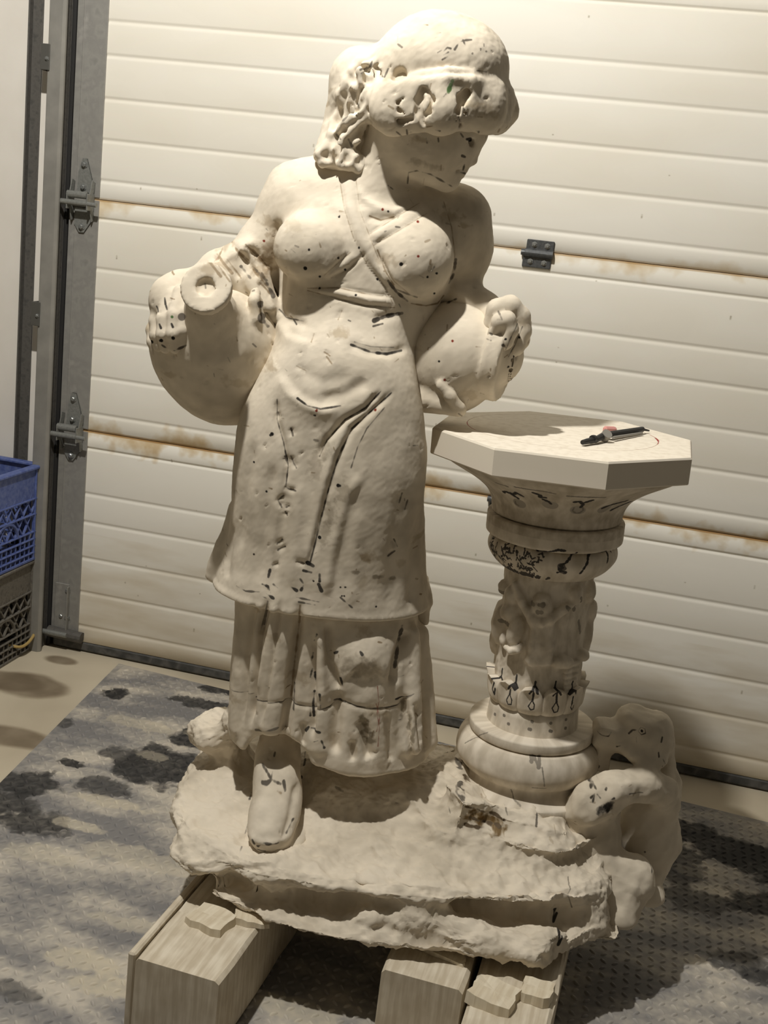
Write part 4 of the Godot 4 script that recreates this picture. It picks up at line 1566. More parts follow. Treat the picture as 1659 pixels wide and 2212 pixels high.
	for q in [[Vector3(-0.1164, 1.4819, 0.045), .022], [Vector3(-0.1265, 1.4651, 0.03), .022], [Vector3(-0.1052, 1.4659, 0.045), .022], [Vector3(-0.1292, 1.4474, 0.015), .02], [Vector3(-0.1104, 1.443, 0.04), .02], [Vector3(-0.1357, 1.4313, 0.005), .019], [Vector3(-0.118, 1.4216, 0.035), .02], [Vector3(-0.1424, 1.4085, 0.015), .02],
			[Vector3(-0.1231, 1.4, 0.035), .02], [Vector3(-0.1044, 1.4003, 0.04), .016], [Vector3(-0.1475, 1.3884, 0.02), .02], [Vector3(-0.1278, 1.3765, 0.04), .02], [Vector3(-0.1529, 1.3711, 0.025), .019], [Vector3(-0.1047, 1.3683, 0.042), .018], [Vector3(-0.1213, 1.3631, 0.04), .016], [Vector3(-0.0877, 1.3779, 0.03), .017], [Vector3(-0.1398, 1.363, 0.03), .015], [Vector3(-0.0899, 1.3634, 0.03), .013]]:
		egg(q[0], Vector3(q[1], q[1] * 0.9, q[1]), .01)
	limb(Vector3(-0.1156, 1.487, 0), Vector3(-0.1313, 1.379, -0.01), .042, .03, .02)
	limb(Vector3(-0.0951, 1.4388, 0.01), Vector3(-0.1033, 1.3706, 0), .032, .024, .02)
	# curled strands
	for q in [[Vector3(-0.1105, 1.4809, 0.06), Vector3(-0.1181, 1.4973, 0.058), Vector3(-0.1099, 1.5136, 0.054), Vector3(-0.0905, 1.5196, 0.05)], [Vector3(-0.1, 1.4832, 0.074), Vector3(-0.1058, 1.4974, 0.074), Vector3(-0.0985, 1.507, 0.068), Vector3(-0.0855, 1.5059, 0.066)], [Vector3(-0.0847, 1.5103, 0.064), Vector3(-0.0708, 1.5156, 0.066), Vector3(-0.0568, 1.5075, 0.078), Vector3(-0.0539, 1.4962, 0.086)], [Vector3(-0.072, 1.4909, 0.08), Vector3(-0.0761, 1.5015, 0.078), Vector3(-0.068, 1.5057, 0.078)], [Vector3(-0.0897, 1.4825, 0.078), Vector3(-0.0909, 1.4942, 0.08), Vector3(-0.0858, 1.4991, 0.078)],
			[Vector3(-0.1252, 1.4812, 0.055), Vector3(-0.1339, 1.4632, 0.048), Vector3(-0.1294, 1.4423, 0.04)], [Vector3(-0.112, 1.4717, 0.068), Vector3(-0.1158, 1.45, 0.062), Vector3(-0.1095, 1.4315, 0.062)], [Vector3(-0.0913, 1.4641, 0.078), Vector3(-0.1011, 1.4396, 0.074), Vector3(-0.12, 1.4219, 0.064), Vector3(-0.1355, 1.4074, 0.05)], [Vector3(-0.0861, 1.4469, 0.072), Vector3(-0.0947, 1.4255, 0.07), Vector3(-0.1135, 1.4081, 0.064), Vector3(-0.1249, 1.3967, 0.06)],
			[Vector3(-0.1307, 1.4383, 0.036), Vector3(-0.1412, 1.4216, 0.03), Vector3(-0.1445, 1.4029, 0.04), Vector3(-0.1484, 1.3841, 0.042)], [Vector3(-0.1134, 1.4049, 0.06), Vector3(-0.127, 1.3881, 0.06), Vector3(-0.136, 1.3733, 0.056)], [Vector3(-0.0962, 1.4162, 0.064), Vector3(-0.1032, 1.3989, 0.062), Vector3(-0.1182, 1.3807, 0.06)], [Vector3(-0.1499, 1.3839, 0.042), Vector3(-0.1587, 1.3701, 0.044), Vector3(-0.1538, 1.3579, 0.044), Vector3(-0.1412, 1.3592, 0.046)],
			[Vector3(-0.1053, 1.3752, 0.058), Vector3(-0.1067, 1.3623, 0.06), Vector3(-0.0958, 1.3538, 0.056), Vector3(-0.0853, 1.3643, 0.052), Vector3(-0.0913, 1.3734, 0.054)], [Vector3(-0.1256, 1.373, 0.058), Vector3(-0.1227, 1.3592, 0.058), Vector3(-0.1107, 1.3557, 0.056)], [Vector3(-0.0877, 1.4643, 0.08), Vector3(-0.0748, 1.4478, 0.09), Vector3(-0.075, 1.4269, 0.08), Vector3(-0.0612, 1.4168, 0.07)]]:
		var rs := []
		for i in q.size():
			rs.append(.0098 - .0012 * i)
		chain(q, rs, .004)
	# crevices between the curls
	for q in [[Vector3(-0.117, 1.4655, 0.07), Vector3(-0.1187, 1.4452, 0.066), Vector3(-0.1147, 1.4242, 0.06)], [Vector3(-0.0967, 1.4724, 0.09), Vector3(-0.1005, 1.4535, 0.086), Vector3(-0.1082, 1.4388, 0.074)], [Vector3(-0.0899, 1.4207, 0.085), Vector3(-0.1018, 1.4052, 0.074), Vector3(-0.1152, 1.3929, 0.07)], [Vector3(-0.1338, 1.4386, 0.045), Vector3(-0.1359, 1.4231, 0.045), Vector3(-0.1404, 1.4131, 0.05)], [Vector3(-0.1339, 1.396, 0.056), Vector3(-0.1305, 1.3806, 0.062), Vector3(-0.1323, 1.3679, 0.06)], [Vector3(-0.1138, 1.3792, 0.07), Vector3(-0.1139, 1.3653, 0.068)], [Vector3(-0.0945, 1.5008, 0.078), Vector3(-0.0912, 1.4866, 0.088)], [Vector3(-0.0809, 1.5054, 0.074), Vector3(-0.0804, 1.4918, 0.088)], [Vector3(-0.1118, 1.4986, 0.07), Vector3(-0.1005, 1.502, 0.074)]]:
		var rs := []
		for i in q.size():
			rs.append(.006)
		chain(q, rs, .004, true)
	for q in [[Vector3(-0.0463, 1.4942, 0.104), .0125], [Vector3(-0.0933, 1.4854, 0.085), .009], [Vector3(-0.0878, 1.4096, 0.072), .014], [Vector3(-0.0792, 1.4002, 0.062), .013], [Vector3(-0.1145, 1.3861, 0.07), .008], [Vector3(-0.0876, 1.3883, 0.058), .011], [Vector3(-0.1329, 1.4607, 0.06), .006], [Vector3(-0.1205, 1.4855, 0.07), .006], [Vector3(-0.08, 1.4945, 0.088), .006], [Vector3(-0.1023, 1.3811, 0.07), .008], [Vector3(-0.0953, 1.3631, 0.07), .007], [Vector3(-0.1488, 1.3691, 0.056), .009], [Vector3(-0.1033, 1.4509, 0.082), .006], [Vector3(-0.1245, 1.4102, 0.066), .006]]:
		egg(q[0], Vector3.ONE * q[1], .004, Vector3.ZERO, true)

func underskirt() -> void:
	loft([[0.6809, -0.0809, 0.014, 0.1654, 0.134], [0.6211, -0.075, 0.014, 0.1617, 0.137], [0.5514, -0.0672, 0.014, 0.1672, 0.138], [0.4803, -0.0606, 0.014, 0.1732, 0.139], [0.4078, -0.0525, 0.014, 0.1789, 0.142], [0.3768, -0.0469, 0.014, 0.1829, 0.145], [0.366, -0.0445, 0.014, 0.1845, 0.147]], 0.02, 2.5, 0.006)
	egg(Vector3(-0.0043, 0.5692, 0.1), Vector3(.06,.066,.062), .03)
	limb(Vector3(0.0051, 0.5367, 0.09), Vector3(0.0037, 0.4021, 0.1), .05, .045, .05)
	# pleats, from the left round the front
	for q in [[Vector3(-0.2118, 0.632, 0.075), Vector3(-0.2035, 0.3982, 0.09), .014], [Vector3(-0.1781, 0.6483, 0.112), Vector3(-0.1638, 0.422, 0.122), .012], [Vector3(-0.1415, 0.6546, 0.13), Vector3(-0.1418, 0.433, 0.14), .02], [Vector3(-0.0761, 0.6299, 0.142), Vector3(-0.0578, 0.4094, 0.15), .014], [Vector3(0.0736, 0.6027, 0.085), Vector3(0.0982, 0.4136, 0.118), .018], [Vector3(0.0913, 0.5883, 0.04), Vector3(0.1278, 0.3986, 0.06), .018]]:
		limb(q[0], q[1], q[2], q[2] * 1.1, .012)
	# the arch over the foot, and the hollow underneath
	egg(Vector3(-0.1254, 0.356, 0.12), Vector3(.06,.062,.14), .012, Vector3.ZERO, true)
	egg(Vector3(-0.0521, 0.3254, 0.12), Vector3(.07,.045,.16), .012, Vector3(0,0,-14), true)

func feet() -> void:
	limb(Vector3(-0.1347, 0.4019, 0.06), Vector3(-0.1299, 0.3337, 0.085), .034, .034, .02)
	chain([Vector3(-0.1307, 0.3426, 0.085), Vector3(-0.1256, 0.3169, 0.13), Vector3(-0.1237, 0.2894, 0.185), Vector3(-0.1251, 0.2769, 0.228)], [.036,.035,.031,.022], .025)
	egg(Vector3(-0.1173, 0.2863, 0.17), Vector3(.04,.026,.075), .02, Vector3(24,-6,0))
	egg(Vector3(-0.1224, 0.2716, 0.215), Vector3(.034,.018,.034), .014, Vector3(14,0,0))
	# sole
	egg(Vector3(-0.106, 0.2481, 0.17), Vector3(.045,.016,.085), .012, Vector3(6,-8,0))
	for q in [[Vector3(-0.1433, 0.2735, 0.235), .0085], [Vector3(-0.1323, 0.2743, 0.243), .0085], [Vector3(-0.1212, 0.2749, 0.246), .0085], [Vector3(-0.1117, 0.2755, 0.242), .008], [Vector3(-0.1035, 0.2762, 0.234), .0075]]:
		egg(q[0], Vector3(q[1], q[1] * .8, q[1] * 1.5), .005)

func jug_on_left() -> void:
	egg(Vector3(-0.2982, 1.0342, 0), Vector3(.113,.113,.11), .02)
	egg(Vector3(-0.3109, 1.0598, 0.02), Vector3(.1,.09,.1), .03)
	egg(Vector3(-0.2762, 1.0056, -0.01), Vector3(.09,.09,.09), .03)
	chain([Vector3(-0.298, 1.0745, 0.08), Vector3(-0.3021, 1.1102, 0.115), Vector3(-0.3047, 1.1371, 0.145)], [.055,.036,.029], .025)
	drum(Vector3(-0.3033, 1.1496, 0.162), Vector3(-.1,.42,.9), .0405, .0085, .0025, .004)
	drum(Vector3(-0.3048, 1.1548, 0.172), Vector3(-.1,.42,.9), .015, .012, .002, .002, true)
	chain([Vector3(-0.2425, 1.1458, 0.05), Vector3(-0.241, 1.1327, 0.075), Vector3(-0.2341, 1.1041, 0.08), Vector3(-0.2283, 1.0815, 0.07)], [.008,.0085,.008,.007], .006)
	chain([Vector3(-0.2339, 1.1325, 0.06), Vector3(-0.2263, 1.0959, 0.06), Vector3(-0.2213, 1.0767, 0.05)], [.006,.006,.005], .004)

func jug_on_right() -> void:
	egg(Vector3(0.0841, 1.0677, 0), Vector3(.085,.094,.088), .02)
	egg(Vector3(0.1073, 1.0793, 0.01), Vector3(.066,.078,.076), .03)
	limb(Vector3(0.1142, 1.0835, 0.02), Vector3(0.1478, 1.0866, 0.035), .064, .058, .02)
	drum(Vector3(0.1667, 1.0834, 0.035), Vector3(.95,-.1,.28), .073, .0145, .004, .006)
	drum(Vector3(0.1791, 1.0854, 0.04), Vector3(.95,-.1,.28), .036, .016, .003, .003, true)
	limb(Vector3(0.0478, 1.0006, 0.06), Vector3(0.1097, 0.9946, 0.07), .019, .0125, .012)
	chain([Vector3(0.0725, 1.0335, 0.088), Vector3(0.0912, 1.0171, 0.086), Vector3(0.1096, 0.9985, 0.08)], [.007,.009,.010], .006)

func rock() -> void:
	loft([[.12, .14, .03, .335, .25], [.15, .14, .035, .355, .284], [.166, .14, .04, .366, .298], [.178, .14, .035, .368, .286], [.19, .13, .02, .374, .258], [.202, .115, .015, .384, .26], [.216, .1, .02, .398, .282], [.24, .09, .02, .398, .29], [.256, .085, .015, .388, .28]], 0.012, 3.0, 0.006)
	# the ground rises to the back and to the column
	egg(Vector3(.02, .225, -.03), Vector3(.32, .075, .22), .05)
	egg(Vector3(.28, .23, .03), Vector3(.21, .085, .2), .05)
	drum(Vector3(.309, .28, .0), Vector3.UP, .152, .05, .006, .02)
	egg(Vector3(0.0372, 0.2954, 0.04), Vector3(.13,.045,.09), .03)
	egg(Vector3(0.1712, 0.3071, 0.03), Vector3(.06,.04,.07), .04)
	# block under the plinth with the split corner
	brick(Vector3(0.2084, 0.3145, 0.13), Vector3(.04,.03,.04), .006, .015, Vector3(0,25,-10))
	brick(Vector3(0.3235, 0.2945, 0.14), Vector3(.06,.024,.03), .006, .02, Vector3(0,-5,-4))
	egg(Vector3(0.2345, 0.3259, 0.185), Vector3(.036,.016,.022), .006, Vector3(0,0,-20), true)
	# steps of rock on the right, under the column
	brick(Vector3(.31, .214, .335), Vector3(.13, .02, .085), .014, .02, Vector3(0,0,-2), true)
	egg(Vector3(.03, .206, .335), Vector3(.075, .026, .06), .02, Vector3.ZERO, true)
	egg(Vector3(.33, .3, .075), Vector3(.125,.02,.135), .01, Vector3(5,0,-2))
	egg(Vector3(.2, .29, .1), Vector3(.08,.022,.1), .02, Vector3(6,0,-6))
	egg(Vector3(.27, .25, .165), Vector3(.14,.017,.12), .01, Vector3(6,0,-4))
	egg(Vector3(.16, .254, .18), Vector3(.1,.016,.12), .02, Vector3(6,0,-4))
	brick(Vector3(.35, .274, .29), Vector3(.085, .012, .075), .01, .015, Vector3(4,0,-2), true)
	# broken face under the slab's edge
	egg(Vector3(-.21, .222, .2), Vector3(.085,.034,.075), .012, Vector3(0,20,6))
	egg(Vector3(-.11, .226, .25), Vector3(.08,.036,.045), .01, Vector3(0,10,-10))
	egg(Vector3(.12, .222, .262), Vector3(.05,.02,.03), .01, Vector3(0,0,8))
	egg(Vector3(-.25, .19, .13), Vector3(.04,.03,.07), .012)
	# lower ledge: rounded lumps along the foot of the rock
	egg(Vector3(.0, .168, .27), Vector3(.09, .022, .03), .015, Vector3(0,0,-4))
	egg(Vector3(.06, .182, .28), Vector3(.045, .03, .034), .012, Vector3(0,0,8))
	egg(Vector3(.14, .19, .282), Vector3(.06, .04, .044), .012, Vector3(0,0,12))
	egg(Vector3(.23, .178, .295), Vector3(.075, .034, .05), .012, Vector3(0,0,-6))
	egg(Vector3(.33, .178, .3), Vector3(.07, .032, .052), .012, Vector3(0,0,3))
	egg(Vector3(-0.1268, 0.1662, 0.25), Vector3(.09,.018,.03), .02, Vector3(0,10,-10))
	egg(Vector3(-0.2167, 0.1245, 0.16), Vector3(.03,.026,.05), .02)
	# the right-hand corner falls back
	brick(Vector3(.603, .2, .345), Vector3(.2, .4, .3), .01, .012, Vector3(0,-39.7,0), true)
	# mound behind the foot on the left
	egg(Vector3(-0.2561, 0.332, -0.03), Vector3(.058,.042,.06), .015, Vector3(0,0,14))
	egg(Vector3(-0.2798, 0.3243, -0.02), Vector3(.03,.028,.045), .015)
	egg(Vector3(-0.2233, 0.3592, 0), Vector3(.03,.045,.05), .015)
	limb(Vector3(-0.227, 0.2932, -0.03), Vector3(-0.2097, 0.2048, -0.02), .042, .05, .02)
	egg(Vector3(-0.2339, 0.2155, 0.05), Vector3(.075,.03,.1), .04)
	# rock on the right that carries the animal
	egg(Vector3(0.4306, 0.1732, 0.17), Vector3(.04,.07,.07), .03)
	egg(Vector3(0.4525, 0.1325, 0.2), Vector3(.045,.03,.05), .014, Vector3(0,0,18))
	egg(Vector3(0.4052, 0.1289, 0.23), Vector3(.03,.03,.04), .02)
	brick(Vector3(.1,.0,.0), Vector3(.8,.15,.6), .002, .008, Vector3.ZERO, true)

func beast() -> void:
	# a bird-like or fish-like creature at the corner of the rock, its mouth towards the column
	egg(Vector3(0.5176, 0.4419, 0.03), Vector3(.047,.05,.05), .02)
	egg(Vector3(0.4925, 0.4686, 0.02), Vector3(.032,.027,.036), .014)
	egg(Vector3(0.542, 0.4447, 0.01), Vector3(.026,.038,.045), .02)
	brick(Vector3(0.4447, 0.4177, 0.04), Vector3(.016,.045,.022), .008, .012, Vector3(0,0,-4))
	brick(Vector3(0.4589, 0.4388, 0.035), Vector3(.04,.022,.026), .01, .014, Vector3(0,0,-6))
	egg(Vector3(0.5093, 0.4188, 0.05), Vector3(.05,.02,.04), .012, Vector3(0,0,-12))
	# back and flank
	chain([Vector3(0.5561, 0.4235, 0), Vector3(0.5732, 0.3327, 0), Vector3(0.5803, 0.231, 0.02), Vector3(0.5625, 0.1448, 0.04)], [.02,.03,.034,.03], .03)
	egg(Vector3(0.5463, 0.2552, 0.02), Vector3(.05,.1,.05), .03)
	# the lit lower jaw that arches from the column to the back
	chain([Vector3(0.3997, 0.3198, 0.12), Vector3(0.4152, 0.3512, 0.125), Vector3(0.4551, 0.3749, 0.12), Vector3(0.5106, 0.3785, 0.1), Vector3(0.5526, 0.3592, 0.07), Vector3(0.5752, 0.3121, 0.04)], [.024,.029,.03,.027,.025,.024], .02)
	egg(Vector3(0.4289, 0.3405, 0.115), Vector3(.05,.027,.045), .014, Vector3(0,0,22))
	egg(Vector3(0.4202, 0.2888, 0.1), Vector3(.03,.05,.04), .02)
	egg(Vector3(0.4159, 0.2438, 0.11), Vector3(.03,.05,.05), .03)
	egg(Vector3(0.4554, 0.2739, 0.09), Vector3(.035,.06,.04), .03)
	# lumps at its foot
	egg(Vector3(0.5042, 0.206, 0.12), Vector3(.052,.05,.055), .014, Vector3(0,0,10))
	egg(Vector3(0.5542, 0.1641, 0.08), Vector3(.034,.034,.045), .012)
	egg(Vector3(0.4879, 0.1631, 0.15), Vector3(.045,.04,.05), .02)
	egg(Vector3(0.4622, 0.2006, 0.12), Vector3(.03,.07,.05), .03)
	brick(Vector3(.4,.0,.0), Vector3(.8,.152,.6), .002, .008, Vector3.ZERO, true)

# lines cut, raised, pencilled or stained on the statue
func drawing() -> void:
	var pen := Color8(62, 60, 60)
	var soot := Color8(40, 40, 42)
	var brown := Color8(124, 104, 78)
	var grey := Color8(136, 130, 120)
	var red := Color8(140, 62, 52)
	var green := Color8(70, 122, 66)
	# --- scuffs and specks all over
	var r := RandomNumberGenerator.new()
	r.seed = 21
	for i in 520:
		var x := r.randf_range(-0.42, 0.62)
		var y := r.randf_range(0.3, 1.58)
		var a := r.randf_range(0.0, TAU)
		var l := r.randf_range(0.001, 0.009)
		ink([x, y, x + cos(a) * l, y + sin(a) * l], r.randf_range(.0007, .0016), brown if i % 3 else pen, r.randf_range(.2, .6), 0.9)
	for i in 60:
		smudge([r.randf_range(-0.42, 0.2), r.randf_range(0.35, 1.5)], r.randf_range(.006, .022), r.randf_range(.004, .014), Color8(176, 162, 140), r.randf_range(.15, .4))
	# --- straps and ties over the chest
	for q in [[-0.1142, 1.3435, -0.1005, 1.2932, -0.0769, 1.2498, -0.0508, 1.2121, -0.0215, 1.1868, -0.0017, 1.1664], [0.0128, 1.3075, -0.0249, 1.2789, -0.0623, 1.2492], [-0.0848, 1.2275, -0.106, 1.2016, -0.1303, 1.1889]]:
		stroke(q, .0115, .0045)
	for q in [[-0.1247, 1.3374, -0.1121, 1.2955, -0.0919, 1.2516, -0.0656, 1.2117, -0.0326, 1.1792, -0.0182, 1.1552], [-0.0986, 1.34, -0.0857, 1.2913, -0.064, 1.2512, -0.0475, 1.2209, -0.0188, 1.1902, 0.0113, 1.1697], [0.0054, 1.3139, -0.0317, 1.2853, -0.0677, 1.2571], [0.0196, 1.2996, -0.0187, 1.2704, -0.0585, 1.2411], [-0.0934, 1.2266, -0.1302, 1.1875], [-0.0687, 1.2294, -0.0918, 1.2015, -0.1192, 1.1841]]:
		stroke(q, .0032, -.0028)
		ink(q, .0008, brown, .35)
	for q in [[-0.156, 1.1633, -0.107, 1.1702, -0.0621, 1.1658, -0.0178, 1.1648], [-0.1557, 1.1597, -0.1127, 1.1543, -0.0601, 1.1472, -0.0145, 1.149]]:
		stroke(q, .003, -.003)
		ink(q, .001, brown, .5)
	stroke([-0.1513, 1.1618, -0.1058, 1.1626, -0.061, 1.1576, -0.017, 1.1576], .007, .004)
	stroke([-0.0942, 1.3283, -0.0821, 1.3095, -0.0586, 1.2979, -0.0327, 1.2951, -0.0118, 1.3032], .006, .004)
	stroke([-0.0718, 1.285, -0.0531, 1.2807, -0.0283, 1.2885], .006, -.004)
	ink([-0.0697, 1.2853, -0.0516, 1.2809, -0.032, 1.2881], .0016, brown, .6)
	stroke([-0.1962, 1.186, -0.1756, 1.1724, -0.1445, 1.1799, -0.1259, 1.1895], .006, -.004)
	stroke([-0.0538, 1.2381, -0.0386, 1.2077, -0.0259, 1.186, 0.0046, 1.1624, 0.0469, 1.1555, 0.0661, 1.1713], .006, -.005)
	ink([-0.0512, 1.2348, -0.0353, 1.2045, -0.0198, 1.1847], .0014, brown, .6)
	ink([-0.0292, 1.1901, -0.0143, 1.1741, 0.0048, 1.1609], .003, pen, .75)
	ink([-0.0193, 1.1794, 0.002, 1.1733, 0.0187, 1.1691], .002, pen, .5)
	ink([0.0111, 1.1578, 0.0354, 1.1555, 0.0542, 1.1594, 0.0628, 1.1724], .0016, brown, .6)
	# --- waist and belly
	ink([-0.0443, 1.1259, -0.0255, 1.1346, -0.0018, 1.1413], .0042, pen, .85)
	ink([-0.0447, 1.1174, -0.0306, 1.1223], .002, pen, .8)
	stroke([-0.0445, 1.1272, -0.004, 1.1411], .008, -.004)
	stroke([-0.2049, 1.1242, -0.1841, 1.1088, -0.1485, 1.1066], .006, -.004)
	ink([-0.2026, 1.1213, -0.1884, 1.1113, -0.1573, 1.1114], .0014, pen, .6)
	ink([-0.1744, 1.1105, -0.1685, 1.1044], .0014, pen, .7)
	stroke([-0.1416, 1.0803, -0.1733, 1.0836, -0.1993, 1.1058], .008, .008, true)
	stroke([-0.0802, 1.0877, -0.0516, 1.0789, -0.015, 1.0789, 0.0135, 1.0867], .007, -.005)
	ink([-0.0759, 1.0864, -0.0441, 1.0782, -0.0185, 1.0774, 0.0035, 1.083], .0026, soot, .85)
	ink([-0.0713, 1.0912, -0.0451, 1.0868, -0.0088, 1.0879], .0012, pen, .45)
	stroke([-0.0812, 0.9909, -0.1059, 0.9843, -0.1345, 0.9893, -0.1601, 1.0029, -0.1821, 1.0291], .009, .011, true)
	ink([-0.1501, 0.9959, -0.1328, 0.9867, -0.1118, 0.9843, -0.0814, 0.9923], .0019, soot, .85)
	stroke([-0.1153, 0.9982, -0.0799, 1.0092, -0.0424, 1.0355], .01, -.005)
	stroke([-0.1497, 1.0381, -0.111, 1.0252, -0.0684, 1.0398], .012, -.003)
	for q in [[-0.158, 1.0441, -0.1425, 1.0389], [-0.1118, 1.0645, -0.1025, 1.0552], [-0.1392, 1.0831, -0.1366, 1.0959], [-0.1013, 1.1213, -0.0972, 1.1359], [-0.1163, 1.071, -0.1069, 1.0666]]:
		stroke(q, .004, -.002)
		ink(q, .0012, brown, .45)
	# --- long folds of the tunic
	for q in [[-0.1833, 0.9887, -0.1806, 0.9566, -0.1663, 0.9219, -0.1552, 0.886, -0.1555, 0.8523], [-0.0041, 1.0203, -0.0269, 0.9947, -0.0596, 0.9582, -0.076, 0.9121, -0.0857, 0.8621, -0.0936, 0.808, -0.099, 0.7653, -0.1044, 0.7303], [-0.021, 1.0212, -0.0414, 0.9932, -0.072, 0.9708, -0.0972, 0.9348, -0.1061, 0.9083]]:
		stroke(q, .005, -.006)
		ink(q, .0015, pen, .8)
	ink([-0.0596, 0.9582, -0.076, 0.9121, -0.0857, 0.8621], .0021, soot, .6)
	ink([-0.0123, 0.9967, -0.0362, 0.9616, -0.0475, 0.9308, -0.0542, 0.8966], .0012, pen, .6)
	stroke([-0.0661, 0.6799, -0.067, 0.7199, -0.0642, 0.7592, -0.0578, 0.8062, -0.0511, 0.8488, -0.0335, 0.8843], .009, .009, true)
	stroke([-0.104, 0.7264, -0.099, 0.7653, -0.0936, 0.808, -0.0857, 0.8621, -0.076, 0.9121, -0.0596, 0.9582], .009, .008, true)
	stroke([0.0624, 0.8309, 0.0634, 0.7375, 0.0685, 0.654], .008, -.004)
	stroke([0.0321, 0.8653, 0.0278, 0.7702, 0.0342, 0.6593], .012, -.003)
	stroke([-0.2152, 0.9178, -0.2197, 0.8157, -0.2257, 0.7258], .008, -.004)
	stroke([-0.1776, 0.8874, -0.1821, 0.7855, -0.184, 0.6823], .01, -.004)
	stroke([-0.1533, 0.8527, -0.1576, 0.7745, -0.1599, 0.6815], .008, -.004)
	stroke([-0.2454, 0.7642, -0.2456, 0.6699], .006, -.004)
	stroke([-0.1314, 0.8639, -0.1305, 0.7812, -0.1304, 0.6832], .01, .003)
	stroke([-0.0346, 0.8307, -0.0338, 0.7539, -0.0286, 0.6674], .012, .003)
	for q in [[-0.1619, 0.9001, -0.1552, 0.886], [-0.1519, 0.9023, -0.1465, 0.8912, -0.1412, 0.8847], [-0.1577, 0.8521, -0.1499, 0.8485, -0.1387, 0.8482], [-0.158, 0.8364, -0.1663, 0.8273, -0.1592, 0.817], [-0.1517, 0.8181, -0.1458, 0.8216], [-0.1524, 0.8105, -0.1488, 0.8058], [-0.1527, 0.7637, -0.1612, 0.7542], [-0.1468, 0.7539, -0.1588, 0.7443], [-0.1259, 0.7337, -0.1105, 0.731], [-0.1654, 0.7168, -0.1568, 0.7227],
			[-0.1521, 0.9359, -0.1562, 0.9464], [-0.1802, 0.9678, -0.1758, 0.9579], [0.0311, 0.8615, 0.0284, 0.845], [0.0265, 0.7823, 0.0339, 0.7696], [0.0206, 0.7535, 0.0302, 0.7615], [0.0414, 0.8493, 0.0387, 0.8337]]:
		stroke(q, .004, -.003)
		ink(q, .0017, pen, .6)
	ink([-0.1077, 0.7338, -0.0983, 0.7296], .0042, soot, .9)
	ink([-0.1132, 0.7198, -0.1002, 0.7183], .0028, soot, .8)
	for q in [[-0.1686, 0.7102, -0.1704, 0.6975], [-0.1791, 0.6837, -0.1696, 0.6823, -0.1637, 0.6731], [-0.1171, 0.7051, -0.1102, 0.6965, -0.1139, 0.6864], [-0.0864, 0.7174, -0.0852, 0.7059], [-0.0861, 0.7003, -0.0806, 0.6898], [-0.1606, 0.6872, -0.1522, 0.6829], [-0.1334, 0.6906, -0.1213, 0.6845], [-0.1706, 0.6701, -0.1581, 0.6652]]:
		ink(q, .0026, soot, .75, 1.0)
	for q in [[-0.1202, 0.6728, -0.101, 0.6717, -0.0818, 0.6703], [-0.1157, 0.6657, -0.0888, 0.6647], [-0.224, 0.6681, -0.2069, 0.6653, -0.1826, 0.6704], [-0.1821, 0.6651, -0.1697, 0.6627], [-0.0489, 0.6814, -0.0284, 0.6659]]:
		ink(q, .0016, pen, .65, 1.0)
	smudge([-0.0287, 0.726, 0.0072, 0.7183, 0.0326, 0.7128], .011, .004, grey, .55)
	smudge([-0.0633, 0.8586, -0.0779, 0.8185, -0.0859, 0.7867], .012, .02, grey, .3)
	smudge([-0.1009, 0.9269, -0.1123, 0.8964], .012, .03, grey, .25)
	# --- drill holes
	dots([-0.1562, 1.2243, -0.1374, 1.1844, -0.0988, 1.1994, -0.0463, 1.1901, -0.0777, 1.1623, -0.1364, 1.166, 0.0315, 1.2031, 0.0453, 1.2102, 0.0459, 1.1776, -0.1866, 0.8386, 0.0662, 1.0719, -0.2121, 0.8817], .0021, soot)
	dots([-0.1599, 1.1954, -0.0117, 1.2184, -0.1859, 0.9331, -0.0717, 0.8659, -0.0927, 0.7775], .0036, soot)
	dots([-0.1107, 1.2163, -0.0805, 1.2351, -0.1173, 1.2786, -0.0416, 1.2955, -0.1985, 0.7294, 0.0105, 0.6679, -0.1196, 0.9729, 0.1788, 1.0752], .002, pen)
	dots([0.0065, 1.2852, 0.0133, 1.2333, -0.0264, 0.9912, -0.118, 0.9807, -0.0505, 1.2973, -0.2384, 1.2272, 0.0788, 1.0434, 0.0837, 1.1067], .0024, red)
	dots([-0.095, 0.7043, -0.0852, 0.7059, -0.0507, 0.6983, -0.0432, 0.6993, -0.0469, 0.684, -0.0432, 0.6845], .0018, pen)
	# --- the arms
	stroke([0.0375, 1.3271, 0.0575, 1.2967, 0.0703, 1.2545, 0.0763, 1.2021, 0.0673, 1.162], .0035, -.003)
	ink([0.0442, 1.3206, 0.0614, 1.2827, 0.0722, 1.2399, 0.0743, 1.2025], .0009, brown, .5)
	ink([0.0747, 1.2327, 0.0752, 1.2097, 0.0691, 1.1934], .0035, pen, .7, 1.0)
	for q in [[-0.3123, 1.1984, -0.2828, 1.1713], [-0.2958, 1.2203, -0.2539, 1.1884, -0.2189, 1.1479], [-0.2766, 1.2047, -0.2391, 1.1683], [-0.2665, 1.2183, -0.2441, 1.2006], [-0.2937, 1.1918, -0.2682, 1.1653], [-0.2557, 1.2105, -0.2275, 1.1837], [-0.2381, 1.161, -0.2144, 1.1409], [-0.3067, 1.2083, -0.3092, 1.19]]:
		stroke(q, .005, -.004)
		ink(q, .0018, brown, .5, 1.0)
	for q in [[-0.2535, 1.1847, -0.2276, 1.1658], [-0.2708, 1.1832, -0.2531, 1.167], [-0.236, 1.176, -0.2144, 1.1409], [-0.231, 1.1304, -0.2262, 1.1039, -0.2163, 1.0938]]:
		ink(q, .003, pen, .6, 1.0)
	smudge([-0.2265, 1.2211, -0.2325, 1.1981, -0.2409, 1.1827], .016, .02, brown, .3)
	ink([-0.3127, 1.1863, -0.3092, 1.1957], .0012, red, .5)
